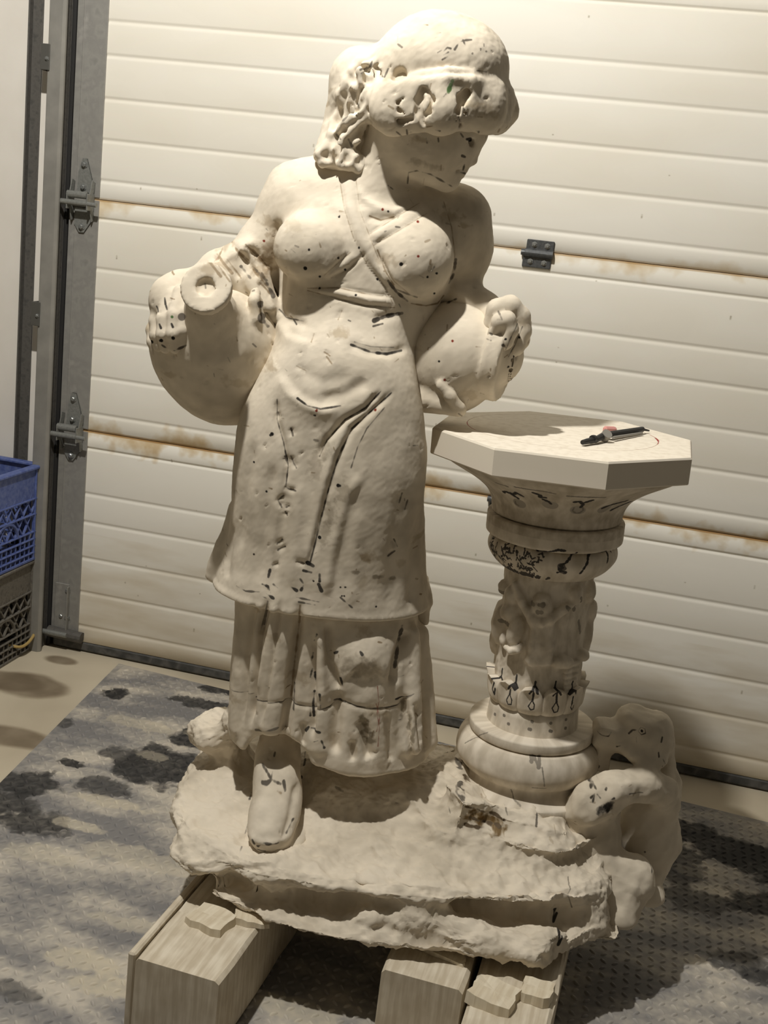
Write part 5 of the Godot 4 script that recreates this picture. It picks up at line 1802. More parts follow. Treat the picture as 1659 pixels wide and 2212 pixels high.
	for q in [[-0.3787, 1.1242, -0.3756, 1.1146], [-0.3918, 1.1091, -0.3869, 1.1023], [-0.3813, 1.0833, -0.3784, 1.0779], [-0.3603, 1.0873, -0.3576, 1.0826], [-0.3745, 1.1127, -0.3717, 1.1075]]:
		ink(q, .002, soot, .8)
	dots([-0.3766, 1.0583, -0.356, 1.0655, -0.3965, 1.0516], .0035, soot)
	ink([-0.3759, 1.0507, -0.3679, 1.0462, -0.3543, 1.0449, -0.3435, 1.051, -0.3359, 1.0558], .0022, pen, .75, 1.0)
	ink([-0.3456, 1.0996, -0.3361, 1.1031], .006, pen, .6, 1.0)
	dots([-0.3604, 1.0981, -0.3766, 1.059], .0028, green, .8)
	for q in [[0.1506, 1.1613, 0.1567, 1.1502, 0.1495, 1.1493], [0.1399, 1.1267, 0.1444, 1.1246], [0.1381, 1.1165, 0.144, 1.1153], [0.1636, 1.1105, 0.169, 1.1069]]:
		ink(q, .0026, pen, .7, 1.0)
	for q in [[0.184, 1.151, 0.173, 1.1188, 0.1698, 1.1029], [0.193, 1.1409, 0.1847, 1.1107, 0.1763, 1.0917]]:
		ink(q, .0012, pen, .55)
	dots([0.1668, 1.1204, 0.19, 1.1236], .0022, soot)
	ink([0.0695, 1.1607, 0.0838, 1.1697], .002, pen, .7, 1.0)
	# --- the head
	for q in [[0.0321, 1.5386, 0.0377, 1.5502, 0.0471, 1.5541, 0.0553, 1.556], [0.0429, 1.5535, 0.0465, 1.5472], [0.0073, 1.5312, 0.0124, 1.535], [0.016, 1.5341, 0.0208, 1.5399, 0.0258, 1.5391], [0.0154, 1.5221, 0.0224, 1.5269], [0.0166, 1.5288, 0.023, 1.5335]]:
		ink(q, .0016, pen, .65, 0.8)
	dots([0.059, 1.536, 0.0707, 1.5447, 0.0795, 1.5427], .0018, pen, .5)
	ink([0.069, 1.5131, 0.0833, 1.5141], .0018, pen, .6)
	ink([0.0297, 1.4759, 0.0315, 1.4841, 0.0339, 1.4922], .0046, green, .85, .8)
	ink([0.0236, 1.4685, 0.0266, 1.4729], .002, pen, .7)
	for q in [[0.0565, 1.4219, 0.0607, 1.4178], [0.0669, 1.4154, 0.0727, 1.4163], [0.0759, 1.4306, 0.0838, 1.4281]]:
		ink(q, .0024, soot, .8, .8)
	for q in [[0.0632, 1.3907, 0.0677, 1.3899], [0.0688, 1.3788, 0.0679, 1.3714], [0.0648, 1.3668, 0.0717, 1.3665]]:
		ink(q, .0018, pen, .7, .8)
	for q in [[-0.0165, 1.3421, -0.0165, 1.3573, -0.0039, 1.3612, 0.0182, 1.3582, 0.0398, 1.3498, 0.0546, 1.344], [-0.0412, 1.4131, -0.0337, 1.4089], [-0.026, 1.4171, -0.0248, 1.4123], [0.0047, 1.4088, 0.0069, 1.4024], [0.0229, 1.4108, 0.0241, 1.4063], [0.0171, 1.4209, 0.0242, 1.4202], [-0.0464, 1.3349, -0.0385, 1.3302]]:
		ink(q, .0015, pen, .6, .9)
	smudge([0.0205, 1.3678, -0.0053, 1.3732], .014, .005, grey, .3)
	for q in [[-0.0993, 1.5014, -0.0925, 1.5069, -0.0911, 1.5138], [-0.1069, 1.4988, -0.0981, 1.5045], [-0.1049, 1.4937, -0.097, 1.5002], [-0.0758, 1.5016, -0.0718, 1.4918], [-0.0645, 1.5035, -0.0687, 1.4914]]:
		ink(q, .0017, pen, .6, .8)
	for q in [[-0.1271, 1.4234, -0.1204, 1.4308], [-0.1066, 1.4513, -0.1038, 1.4447], [-0.0907, 1.4254, -0.0963, 1.4169], [-0.1158, 1.3972, -0.1091, 1.3877], [-0.136, 1.4027, -0.1279, 1.3958]]:
		ink(q, .002, pen, .5, 1.0)
	# --- the underskirt
	var crack := [-0.1753, 0.4719, -0.1347, 0.4828, -0.1039, 0.4791, -0.0637, 0.4789, -0.0475, 0.4841, -0.0383, 0.4924, -0.0231, 0.4973, -0.0028, 0.4916, 0.0208, 0.4887, 0.0479, 0.4888, 0.0686, 0.4899, 0.0903, 0.5084]
	stroke(crack, .0035, -.0025)
	ink(crack, .0011, pen, .75)
	ink([-0.041, 0.4937, -0.0337, 0.4935, -0.0222, 0.4962], .0026, soot, .8)
	ink([0.0619, 0.5021, 0.0776, 0.5016, 0.091, 0.5093], .0018, soot, .8)
	ink([-0.2367, 0.4633, -0.2036, 0.4713, -0.1797, 0.4787], .0009, pen, .5)
	for q in [[[-0.167, 0.6563, -0.1778, 0.5921, -0.1796, 0.507, -0.1805, 0.4223], .006, -.010], [[-0.1128, 0.6576, -0.1151, 0.5496, -0.1154, 0.4822, -0.1181, 0.3907], .008, -.013], [[-0.0853, 0.6012, -0.0817, 0.5411, -0.0744, 0.476, -0.0731, 0.4287], .006, -.008], [[-0.0661, 0.6308, -0.0551, 0.5611, -0.0359, 0.515], .008, -.010], [[0.0666, 0.6158, 0.0577, 0.5716, 0.0567, 0.5272], .010, -.012], [[-0.1905, 0.6512, -0.1982, 0.5529, -0.1951, 0.4194], .006, -.006],
			[[-0.1451, 0.6597, -0.1508, 0.5818, -0.1551, 0.507, -0.1619, 0.4379], .005, -.005], [[-0.0367, 0.5149, -0.0325, 0.4531, -0.0293, 0.4006], .010, -.010], [[0.0076, 0.467, 0.021, 0.4262, 0.0308, 0.3972], .010, -.010], [[0.049, 0.4792, 0.0603, 0.4249, 0.0677, 0.3882], .006, -.006], [[0.0731, 0.5065, 0.0878, 0.448, 0.1043, 0.3887], .007, -.009], [[0.0986, 0.4923, 0.1127, 0.4403, 0.126, 0.3851], .006, -.007], [[-0.004, 0.4294, 0.0016, 0.3923], .007, -.006], [[-0.089, 0.4498, -0.0875, 0.4063], .006, -.006]]:
		stroke(q[0], q[1] * 0.8, q[2] * 1.35)
	stroke([-0.0749, 0.6156, -0.06, 0.4901], .008, .005)
	stroke([-0.1565, 0.6521, -0.1641, 0.5551, -0.1718, 0.4834], .005, .004)
	stroke([-0.0169, 0.5551, 0.0077, 0.5379, 0.0375, 0.549], .02, -.008)
	ink([-0.1129, 0.6593, -0.1151, 0.5496, -0.1154, 0.4822], .0022, brown, .55)
	ink([-0.167, 0.6563, -0.1778, 0.5921], .0014, pen, .5)
	ink([0.0578, 0.6247, 0.0549, 0.5939, 0.0533, 0.5562], .004, pen, .7, .8)
	ink([-0.1671, 0.6581, -0.1728, 0.6035], .0016, pen, .5)
	for q in [[-0.0814, 0.6105, -0.0849, 0.5969], [-0.0848, 0.5739, -0.0862, 0.5579], [-0.0785, 0.5394, -0.0753, 0.5232], [-0.0835, 0.5457, -0.0853, 0.5314], [-0.076, 0.5067, -0.076, 0.4844, -0.0724, 0.4634], [-0.0662, 0.5081, -0.0624, 0.4822], [-0.0798, 0.4755, -0.0785, 0.4638]]:
		ink(q, .0024, soot, .8, .8)
	ink([-0.1112, 0.5128, -0.1082, 0.4685], .0018, pen, .6)
	for q in [[0.028, 0.5291, 0.0333, 0.5022, 0.0325, 0.4807, 0.0392, 0.4556, 0.0407, 0.4207], [0.0291, 0.4979, 0.0381, 0.4723, 0.0354, 0.448]]:
		ink(q, .0009, red, .6)
	smudge([0.0101, 0.4632, 0.0171, 0.4488, 0.027, 0.4309], .0085, .014, grey, .6)
	smudge([0.0745, 0.4804, 0.0898, 0.4585, 0.0982, 0.4415], .004, .02, grey, .6)
	smudge([-0.0101, 0.5647, 0.006, 0.5569], .03, .02, grey, .25)
	for q in [[-0.0838, 0.4342, -0.0796, 0.4424], [-0.0748, 0.4411, -0.0596, 0.4395], [-0.055, 0.4247, -0.0492, 0.4127], [-0.0494, 0.5797, -0.0421, 0.5865], [-0.0068, 0.5901, -0.0032, 0.5862], [-0.0348, 0.5388, -0.0293, 0.5222]]:
		ink(q, .0022, soot, .75, .9)
	ink([-0.1693, 0.4188, -0.1453, 0.4314, -0.1304, 0.4371], .002, pen, .5, 1.0)
	# --- the foot
	for q in [[-0.1528, 0.3521, -0.1423, 0.3491, -0.1326, 0.3431, -0.116, 0.339], [-0.1331, 0.3509, -0.1342, 0.3429], [-0.1479, 0.3353, -0.1395, 0.3376, -0.1322, 0.3428], [-0.112, 0.3418, -0.1069, 0.3311]]:
		ink(q, .0024, pen, .7, .8)
	for q in [[-0.1663, 0.2532, -0.1573, 0.2697], [-0.148, 0.274, -0.145, 0.2684], [-0.1382, 0.266, -0.1279, 0.2765, -0.1053, 0.2756], [-0.138, 0.258, -0.1254, 0.2588], [-0.0948, 0.2817, -0.0877, 0.2945]]:
		ink(q, .0022, pen, .7, .9)
	stroke([-0.0908, 0.3341, -0.0918, 0.301, -0.0973, 0.277], .006, -.004)
	# --- the rock and the animal
	smudge([0.2184, 0.3194, 0.2398, 0.3115, 0.2605, 0.3045], .016, .011, Color8(120, 98, 64), .8)
	for q in [[0.2001, 0.3365, 0.2295, 0.3266, 0.2712, 0.3135], [0.2065, 0.3174, 0.2405, 0.3056, 0.2643, 0.3034], [0.2044, 0.3029, 0.2483, 0.2987]]:
		ink(q, .0026, Color8(66, 52, 34), .7, 1.0)
	for q in [[0.3699, 0.193, 0.3654, 0.1835], [0.3654, 0.1835, 0.3655, 0.2014]]:
		ink(q, .0028, soot, .85, .8)
	ink([0.3838, 0.2487, 0.3797, 0.2405, 0.393, 0.2086], .0012, pen, .5)
	for q in [[0.1877, 0.3463, 0.183, 0.3491], [0.1877, 0.3463, 0.1978, 0.3447], [0.2723, 0.3274, 0.2754, 0.3211], [0.3265, 0.3252, 0.3243, 0.3145]]:
		ink(q, .002, pen, .65)
	for q in [[0.032, 0.258, 0.0724, 0.2558, 0.0879, 0.2571], [0.0943, 0.2616, 0.1263, 0.2578], [-0.0097, 0.2626, 0.0156, 0.2563, 0.0491, 0.2487], [-0.0478, 0.281, -0.0047, 0.2703, 0.0375, 0.2677]]:
		stroke(q, .006, -.004)
	ink([-0.0234, 0.3117, -0.0103, 0.3089], .003, pen, .5)
	ink([0.4937, 0.4646, 0.4974, 0.4715, 0.5043, 0.471, 0.5059, 0.4641, 0.4993, 0.4603, 0.4941, 0.4641], .0011, pen, .8)
	dots([0.4998, 0.466], .0026, soot)
	for q in [[0.4793, 0.4561, 0.4845, 0.4634, 0.4918, 0.4662], [0.4257, 0.4505, 0.4325, 0.4479, 0.4434, 0.4489, 0.4474, 0.4558], [0.5359, 0.4602, 0.5348, 0.4528], [0.5335, 0.4321, 0.5354, 0.4247], [0.5436, 0.4201, 0.5494, 0.4114], [0.4605, 0.4321, 0.4665, 0.4352]]:
		ink(q, .0014, pen, .75, .8)
	for q in [[0.4118, 0.3833, 0.4175, 0.3856], [0.4122, 0.3701, 0.4178, 0.3763, 0.4159, 0.3647], [0.4226, 0.376, 0.4279, 0.3718], [0.4443, 0.3723, 0.4501, 0.3762], [0.436, 0.3856, 0.4371, 0.3878]]:
		ink(q, .0022, pen, .8, .8)
	smudge([0.4413, 0.36, 0.4338, 0.355], .012, .009, soot, .75)
	ink([0.4776, 0.3826, 0.5031, 0.3806], .0014, pen, .6)
	dots([0.4554, 0.2168, 0.5426, 0.2358, -0.1721, 0.2706, 0.4191, 0.3838], .0022, pen, .7)

# ---------------------------------------------------------------- the pedestal the jugs lean over
const PED_H := 0.62
var ped_paint: Image

func ped_uv(p: Vector3) -> Vector2:
	return Vector2(atan2(p.x, p.z) / TAU + 0.5, p.y / PED_H)

func pink(xy: Array, w: float, c: Color, a := 0.85, ragged := 0.6) -> void:
	# a line drawn round the pedestal: (angle, height) pairs
	var p := []
	for i in range(0, xy.size(), 2):
		p.append(Vector2((xy[i] / TAU + 0.5) * 1536.0, xy[i + 1] / PED_H * 1024.0))
	for i in p.size() - 1:
		var n := maxi(1, int(p[i].distance_to(p[i + 1]) / 0.7))
		for k in n + 1:
			var q: Vector2 = p[i].lerp(p[i + 1], float(k) / n)
			var j := ink_noise.get_noise_2d(q.x * 2.5, q.y * 2.5)
			var rr := w * 1500.0 * (1.0 + j * ragged)
			for y in range(maxi(0, int(q.y - rr - 1)), mini(1024, int(q.y + rr + 2))):
				for x in range(int(q.x - rr * 1.5 - 1), int(q.x + rr * 1.5 + 2)):
					var d := Vector2((x - q.x) * 0.68, y - q.y).length()
					var t := clampf(rr + 0.5 - d, 0.0, 1.0) * a
					if t > 0.02:
						var xx := posmod(x, 1536)
						var want := Color8(210, 199, 180).lerp(c, t)
						if t > 0.25 and ped_paint.get_pixel(xx, y).get_luminance() > want.get_luminance():
							ped_paint.set_pixel(xx, y, want)

func ped_drawing() -> void:
	var soot := Color8(44, 42, 42)
	var pen := Color8(84, 80, 74)
	var grey := Color8(150, 142, 130)
	# sprigs on the capital
	for q in [[-0.8547, 0.548, -0.8053, 0.5512, -0.714, 0.5509, -0.6608, 0.5431], [-0.7402, 0.5495, -0.6869, 0.5448], [-0.6931, 0.5499, -0.6206, 0.5552, -0.5548, 0.55], [-0.3935, 0.5642, -0.325, 0.5611, -0.3428, 0.5561, -0.2781, 0.5567], [-0.3105, 0.5517, -0.249, 0.5482, -0.2222, 0.5441], [0.0334, 0.5531, 0.0956, 0.556, 0.1328, 0.5509, 0.1629, 0.5542, 0.2129, 0.5606], [0.1563, 0.5486, 0.1502, 0.5423], [0.4608, 0.5405, 0.5332, 0.5479, 0.6959, 0.5556], [0.6446, 0.5343, 0.7582, 0.5422, 0.8959, 0.5494], [0.7183, 0.5397, 0.8419, 0.5495]]:
		pink(q, .0022, soot, .85)
	for q in [[-0.7017, 0.5327, -0.6454, 0.5327], [-0.2609, 0.5418, -0.1968, 0.5414], [0.1081, 0.5366, 0.1687, 0.5355], [0.477, 0.5376, 0.5154, 0.5405]]:
		pink(q, .0085, grey, .7, .2)
	for q in [[-0.7332, 0.535, -0.7429, 0.53, -0.6972, 0.5281], [0.0695, 0.5402, 0.0636, 0.5339, 0.1145, 0.5297, 0.1731, 0.5308, 0.2041, 0.5364, 0.1741, 0.5425], [-0.5593, 0.5707, -0.2676, 0.5724, -0.1735, 0.5698], [-0.0572, 0.5673, 0.298, 0.569], [-0.785, 0.5694, -0.6651, 0.5673]]:
		pink(q, .0015, pen, .6)
	# cracked pattern on the band
	var r := RandomNumberGenerator.new()
	r.seed = 12
	for i in 74:
		var a := r.randf_range(-1.35, -0.32)
		var y := r.randf_range(0.405, 0.452)
		var p := [a, y]
		for k in 3:
			a += r.randf_range(-0.06, 0.06)
			y = clampf(y + r.randf_range(-0.008, 0.008), 0.402, 0.455)
			p.append_array([a, y])
		pink(p, .0011, soot, .8, 1.0)
	for i in 20:
		var a := r.randf_range(-1.2, -0.15)
		pink([a, 0.404, a + 0.05, 0.409], .0026, soot, .75, 1.0)
	for q in [[-0.3741, 0.4567, -0.1817, 0.4586, -0.0589, 0.465, 0.0442, 0.4644], [0.2081, 0.4621, 0.1422, 0.4507, 0.0811, 0.4423, 0.0039, 0.4369], [-0.0088, 0.4378, 0.0518, 0.4335, -0.0144, 0.4297, 0.1042, 0.4242], [0.7223, 0.4608, 0.5165, 0.4582, 0.4404, 0.4522, 0.42, 0.4427, 0.3821, 0.4348, 0.3488, 0.4236], [0.8937, 0.4596, 0.8665, 0.4471, 0.8337, 0.4379], [1.0181, 0.4603, 1.0049, 0.4524], [-0.0246, 0.4328, 0.0446, 0.427, -0.0216, 0.4232]]:
		pink(q, .0019, soot, .85, .8)
	for q in [[0.0067, 0.4363, 0.0675, 0.432], [0.0306, 0.4269, 0.0901, 0.4241]]:
		pink(q, .004, soot, .6, 1.0)
	# arrows and drops between the leaves
	for q in [[[-0.6152, 0.2184, -0.615, 0.2029], [-0.7123, 0.1932, -0.6173, 0.2046, -0.5526, 0.1959], [-0.6451, 0.1934, -0.6545, 0.1844], [-0.6568, 0.1861, -0.7272, 0.1718, -0.6818, 0.1645, -0.6076, 0.1666, -0.5985, 0.1756, -0.6545, 0.1844]],
			[[-0.163, 0.214, -0.1753, 0.2018], [-0.2506, 0.1954, -0.1646, 0.2079, -0.0876, 0.1977], [-0.1711, 0.1984, -0.1792, 0.1827], [-0.1813, 0.1844, -0.2483, 0.1713, -0.1942, 0.1652, -0.1329, 0.1678, -0.1344, 0.1764, -0.1792, 0.1827]],
			[[0.3028, 0.2164, 0.2923, 0.2027], [0.2133, 0.1959, 0.2974, 0.2061, 0.3716, 0.1971], [0.2872, 0.1992, 0.3118, 0.1819], [0.3094, 0.1836, 0.227, 0.1717, 0.2885, 0.1629, 0.3577, 0.1643, 0.3657, 0.1729, 0.3118, 0.1819]],
			[[0.6889, 0.2159, 0.6891, 0.202], [0.5997, 0.1948, 0.6891, 0.202, 0.778, 0.1934], [0.6875, 0.189, 0.686, 0.176], [0.7107, 0.1773, 0.6722, 0.1692, 0.7403, 0.1627, 0.7668, 0.1709]],
			[[-1.072, 0.2181, -1.0876, 0.201], [-1.191, 0.1947, -1.093, 0.2034, -1.0124, 0.1975], [-1.1031, 0.1916, -1.1683, 0.1778, -1.0911, 0.1701, -1.0631, 0.1816], [-1.6682, 0.2202, -1.6686, 0.1935]]]:
		for k in q.size():
			pink(q[k], .0022 if k < 3 else .0013, soot, .85, .4)
	for q in [[-0.8136, 0.1382, -0.7871, 0.1382], [-0.6701, 0.1267, -0.6463, 0.1266], [-1.1171, 0.1305, -1.0793, 0.1309], [-0.1487, 0.1415, -0.1285, 0.1409], [-0.1882, 0.127, -0.1488, 0.1266], [0.2688, 0.1402, 0.2899, 0.1401], [0.2683, 0.1261, 0.312, 0.1251], [0.6621, 0.1432, 0.6911, 0.1427], [0.6657, 0.1273, 0.6949, 0.1268]]:
		pink(q, .0032, pen, .6, .2)
	# crack in the base, short marks
	for q in [[-0.0782, 0.0941, -0.0256, 0.088, 0.0169, 0.0799], [0.0299, 0.093, 0.0183, 0.0782], [-0.083, 0.0854, -0.1003, 0.092]]:
		pink(q, .0026, pen, .5, .6)
	for q in [[0.066, 0.0786, 0.1182, 0.0458], [-1.2088, 0.0744, -1.0441, 0.097, -0.8621, 0.111], [-0.0348, 0.0408, 0.1472, 0.0406], [-0.3386, 0.0226, -0.2753, 0.0103, -0.1599, 0.0044]]:
		pink(q, .0011, pen, .45, .6)
	for q in [[-0.4269, 0.3562, -0.3654, 0.3564], [-0.2679, 0.3586, -0.1902, 0.3596], [-0.2693, 0.3453, -0.1914, 0.3463], [-1.2797, 0.3031, -1.0281, 0.3005], [-1.3611, 0.3565, -1.196, 0.3552], [0.5448, 0.3728, 0.7186, 0.3626], [0.2688, 0.3574, 0.3604, 0.3506], [0.4578, 0.3568, 0.5416, 0.3479], [0.7433, 0.3245, 0.8613, 0.3013]]:
		pink(q, .0035, pen, .45, .8)

func leaf_mesh(ang: float, r: RandomNumberGenerator) -> ArrayMesh:
	# a pointed petal laid against the shaft, thick at its tip
	var st := SurfaceTool.new()
	st.begin(Mesh.PRIMITIVE_TRIANGLES)
	var top := 0.204 + r.randf_range(-0.003, 0.004)
	var nu := 12
	var nv := 14
	var g := []
	for v in nv + 1:
		var t := float(v) / nv
		var row := []
		for u in nu + 1:
			var s := -1.0 + 2.0 * u / nu
			var half := 0.262 * (1.0 if t < 0.55 else sqrt(maxf(0.0, 1.0 - pow((t - 0.55) / 0.45, 2.2))))
			var edge := absf(s)
			var y := lerpf(0.15, top, t) + r.randf_range(-0.0004, 0.0004)
			var rad := 0.0835 + 0.0075 * sin(clampf(t * 1.15, 0.0, 1.0) * PI * 0.5) - 0.0026 * pow(edge, 3.0) - 0.004 * pow(1.0 - edge, 2.0) * smoothstep(0.2, 0.7, t) + 0.004 * smoothstep(0.8, 1.0, t)
			if t < 0.25:
				rad -= 0.006 * pow(1.0 - t / 0.25, 2.0)
			var a := ang + s * half
			row.append(Vector3(sin(a) * rad, y, cos(a) * rad))
		g.append(row)
	var back := []
	for v in nv + 1:
		var row := []
		for u in nu + 1:
			var p: Vector3 = g[v][u]
			var f := 0.074 / Vector2(p.x, p.z).length()
			row.append(Vector3(p.x * f, p.y, p.z * f))
		back.append(row)
	for v in nv:
		for u in nu:
			for p in [g[v][u], g[v + 1][u + 1], g[v][u + 1], g[v][u], g[v + 1][u], g[v + 1][u + 1]]:
				st.set_uv(ped_uv(p))
				st.add_vertex(p)
	for v in nv:
		for side in [0, nu]:
			var q := [g[v][side], back[v][side], back[v + 1][side], g[v + 1][side]]
			if side > 0:
				q.reverse()
			for j in [0, 1, 2, 0, 2, 3]:
				st.set_uv(ped_uv(q[j]))
				st.add_vertex(q[j])
	for u in nu:
		for q in [[g[nv][u], back[nv][u], back[nv][u + 1], g[nv][u + 1]], [g[0][u + 1], back[0][u + 1], back[0][u], g[0][u]]]:
			for j in [0, 1, 2, 0, 2, 3]:
				st.set_uv(ped_uv(q[j]))
				st.add_vertex(q[j])
	st.generate_normals()
	return st.commit()

func pedestal() -> void:
	ped_paint = Image.create(1536, 1024, false, Image.FORMAT_RGB8)
	ped_paint.fill(Color8(226, 216, 199))
	var n := noise(81, 0.012, FastNoiseLite.TYPE_SIMPLEX_SMOOTH, 4)
	for y in range(0, 1024, 2):
		for x in range(0, 1536, 2):
			var k := clampf(n.get_noise_2d(x, y * 0.8) * 0.6 + 0.2, 0.0, 0.5)
			if y > 790:
				k += 0.22 + n.get_noise_2d(x * 2.0, y * 2.0) * 0.4
			ped_paint.fill_rect(Rect2i(x, y, 2, 2), Color8(226, 216, 199).lerp(Color8(168, 156, 136), clampf(k, 0.0, 0.8)))
	ped_drawing()
	var m := plain("pedestal_white", Color.WHITE, 0.9)
	m.metallic_specular = 0.25
	m.albedo_texture = ImageTexture.create_from_image(ped_paint)
	var t := thing("pedestal", "carved white pedestal with an eight-sided top beside the statue's woman, under her right-hand jug", "pedestal", statue.transform * Vector3(0.320, 0.325, 0.0), 0.213859)
	t.basis = statue.basis * Basis(Vector3.BACK, 0.033)
	put("base_torus", lathe(curve([Vector2(0.142, -0.02), Vector2(0.141, 0.0), Vector2(0.128, 0.006), Vector2(0.116, 0.015), Vector2(0.114, 0.024), Vector2(0.122, 0.031), Vector2(0.1305, 0.043), Vector2(0.133, 0.056), Vector2(0.1295, 0.074), Vector2(0.121, 0.087), Vector2(0.11, 0.0915), Vector2(0.06, 0.092)], 4), 96, 0.0, PED_H), m, t)
	put("base_disc", lathe([Vector2(0.105, 0.0915), Vector2(0.1095, 0.0935), Vector2(0.1128, 0.0945), Vector2(0.1136, 0.097), Vector2(0.1136, 0.109), Vector2(0.1126, 0.1115), Vector2(0.11, 0.1122), Vector2(0.05, 0.1122)], 96, 0.0, PED_H), m, t)
	put("shaft_foot", lathe([Vector2(0.0835, 0.11), Vector2(0.0828, 0.113), Vector2(0.0805, 0.14), Vector2(0.08, 0.156), Vector2(0.07, 0.158)], 72, 0.0, PED_H), m, t)
	var r := RandomNumberGenerator.new()
	r.seed = 5
	for i in 12:
		put("leaf", leaf_mesh(deg_to_rad(-13.0 + i * 30.0), r), m, t)
	# the shaft with its raised figures
	loft([[0.125, 0.0, 0.0, 0.077, 0.077], [0.2, 0.0, 0.0, 0.077, 0.077], [0.3, 0.0, 0.0, 0.076, 0.076], [0.41, 0.0, 0.0, 0.079, 0.079]], 0.01)
	# middle figure: head, trunk, raised arms
	egg(Vector3(-0.016, 0.3542, 0.0774), Vector3(.0185,.023,.016), .005, Vector3(0,3,0))
	egg(Vector3(-0.0198, 0.3507, 0.0878), Vector3(.004,.006,.006), .003)
	egg(Vector3(-0.0275, 0.3615, 0.0899), Vector3(.004,.003,.004), .002, Vector3.ZERO, true)
	egg(Vector3(-0.014, 0.3637, 0.093), Vector3(.004,.003,.004), .002, Vector3.ZERO, true)
	limb(Vector3(-0.0225, 0.3434, 0.0913), Vector3(-0.0119, 0.345, 0.0932), .0014, .0014, .002, true)
	brick(Vector3(-0.0134, 0.3036, 0.0758), Vector3(.02,.031,.013), .007, .008, Vector3(0,3,0))
	brick(Vector3(-0.0111, 0.2684, 0.0762), Vector3(.022,.02,.012), .005, .005, Vector3(0,3,0))
	limb(Vector3(-0.0307, 0.3272, 0.0803), Vector3(-0.0499, 0.3546, 0.0676), .009, .007, .006)
	limb(Vector3(-0.0499, 0.3546, 0.0676), Vector3(-0.0641, 0.3803, 0.0527), .007, .0055, .006)
	limb(Vector3(-0.0004, 0.3335, 0.086), Vector3(0.0201, 0.3521, 0.0816), .0085, .007, .006)
	limb(Vector3(0.0201, 0.3521, 0.0816), Vector3(0.0386, 0.3643, 0.0735), .007, .0055, .006)
	limb(Vector3(-0.0313, 0.3312, 0.0822), Vector3(-0.0141, 0.3267, 0.0889), .006, .006, .004)
	limb(Vector3(-0.0141, 0.3267, 0.0889), Vector3(0.0006, 0.3368, 0.088), .006, .006, .004)
	# left figure
	egg(Vector3(-0.066, 0.3584, 0.0452), Vector3(.014,.018,.014), .005)
	egg(Vector3(-0.0677, 0.3273, 0.0463), Vector3(.018,.016,.013), .006, Vector3(0,-30,30))
	egg(Vector3(-0.0535, 0.2967, 0.0595), Vector3(.016,.03,.013), .006, Vector3(0,-25,-12))
	egg(Vector3(-0.0775, 0.3636, 0.0198), Vector3(.012,.014,.012), .005)
	egg(Vector3(-0.08, 0.3041, 0.0019), Vector3(.008,.03,.012), .005)
	chain([Vector3(-0.0683, 0.2652, 0.0539), Vector3(-0.0592, 0.2625, 0.0651), Vector3(-0.0493, 0.2689, 0.0729), Vector3(-0.0441, 0.2787, 0.075)], [.0045,.006,.006,.0045], .004)
	egg(Vector3(-0.071, 0.2723, 0.0369), Vector3(.008,.014,.01), .005)
	# right: a pile of thin steps
	for i in 7:
		limb(Vector3(0.0173, 0.3377, 0.0791), Vector3(0.0173, 0.3377, 0.0791) + Vector3(0.0, -0.0001, 0.0), .001, .001, .001)
		var y := 0.248 - i * 0.0105
		limb(Vector3(sin(0.52) * .08, y, cos(0.52) * .08), Vector3(sin(0.83) * .08, y + 0.001, cos(0.83) * .08), .0052, .005, .003)
	egg(Vector3(0.0385, 0.3756, 0.0701), Vector3(.014,.016,.012), .005, Vector3(0,40,0))
	egg(Vector3(0.0679, 0.375, 0.0423), Vector3(.01,.022,.014), .005)
	egg(Vector3(0.0795, 0.3328, 0.0147), Vector3(.01,.02,.014), .005)
	egg(Vector3(0.0768, 0.2874, 0.0141), Vector3(.01,.04,.012), .006)
	egg(Vector3(0.0661, 0.259, 0.045), Vector3(.014,.012,.012), .005)
	egg(Vector3(0.0297, 0.2547, 0.0754), Vector3(.02,.012,.01), .005)
	egg(Vector3(-0.0222, 0.2524, 0.0768), Vector3(.012,.01,.01), .005)
	for i in 8:
		# the far side goes on in the same way
		var a := 1.9 + i * 0.42
		egg(Vector3(sin(a) * .079, 0.25 + 0.05 * sin(i * 2.1), cos(a) * .079), Vector3(.015, .03 + 0.008 * (i % 3), .015), .006)
	turned_uv = true
	carve(t, 0.0026, m, ["shaft"], only, [[noise(82, 55.0, FastNoiseLite.TYPE_SIMPLEX_SMOOTH, 3), 0.0014]], false)
	turned_uv = false
	put("carved_band", lathe(curve([Vector2(0.076, 0.398), Vector2(0.084, 0.4005), Vector2(0.099, 0.412), Vector2(0.1105, 0.428), Vector2(0.113, 0.44), Vector2(0.109, 0.452), Vector2(0.1, 0.4575), Vector2(0.08, 0.459)], 5), 96, 0.0, PED_H), m, t)
	put("collar", lathe([Vector2(0.08, 0.456), Vector2(0.104, 0.4555), Vector2(0.1165, 0.4605), Vector2(0.1185, 0.4625), Vector2(0.119, 0.466), Vector2(0.119, 0.493), Vector2(0.118, 0.4955), Vector2(0.08, 0.496)], 96, 0.0, PED_H), m, t)
	put("capital", lathe([Vector2(0.09, 0.494), Vector2(0.106, 0.4945), Vector2(0.108, 0.4985)] + curve([Vector2(0.1125, 0.499), Vector2(0.1135, 0.508), Vector2(0.1165, 0.522), Vector2(0.126, 0.538), Vector2(0.142, 0.552), Vector2(0.162, 0.565), Vector2(0.184, 0.577), Vector2(0.2, 0.586), Vector2(0.206, 0.592), Vector2(0.206, 0.596)], 4) + [Vector2(0.05, 0.596)], 96, 0.0, PED_H), m, t)
	# the eight-sided top with the circle drawn on it
	var tm := plain("top_white", Color.WHITE, 0.9)
	tm.metallic_specular = 0.25
	var im := Image.create(1024, 1024, false, Image.FORMAT_RGB8)
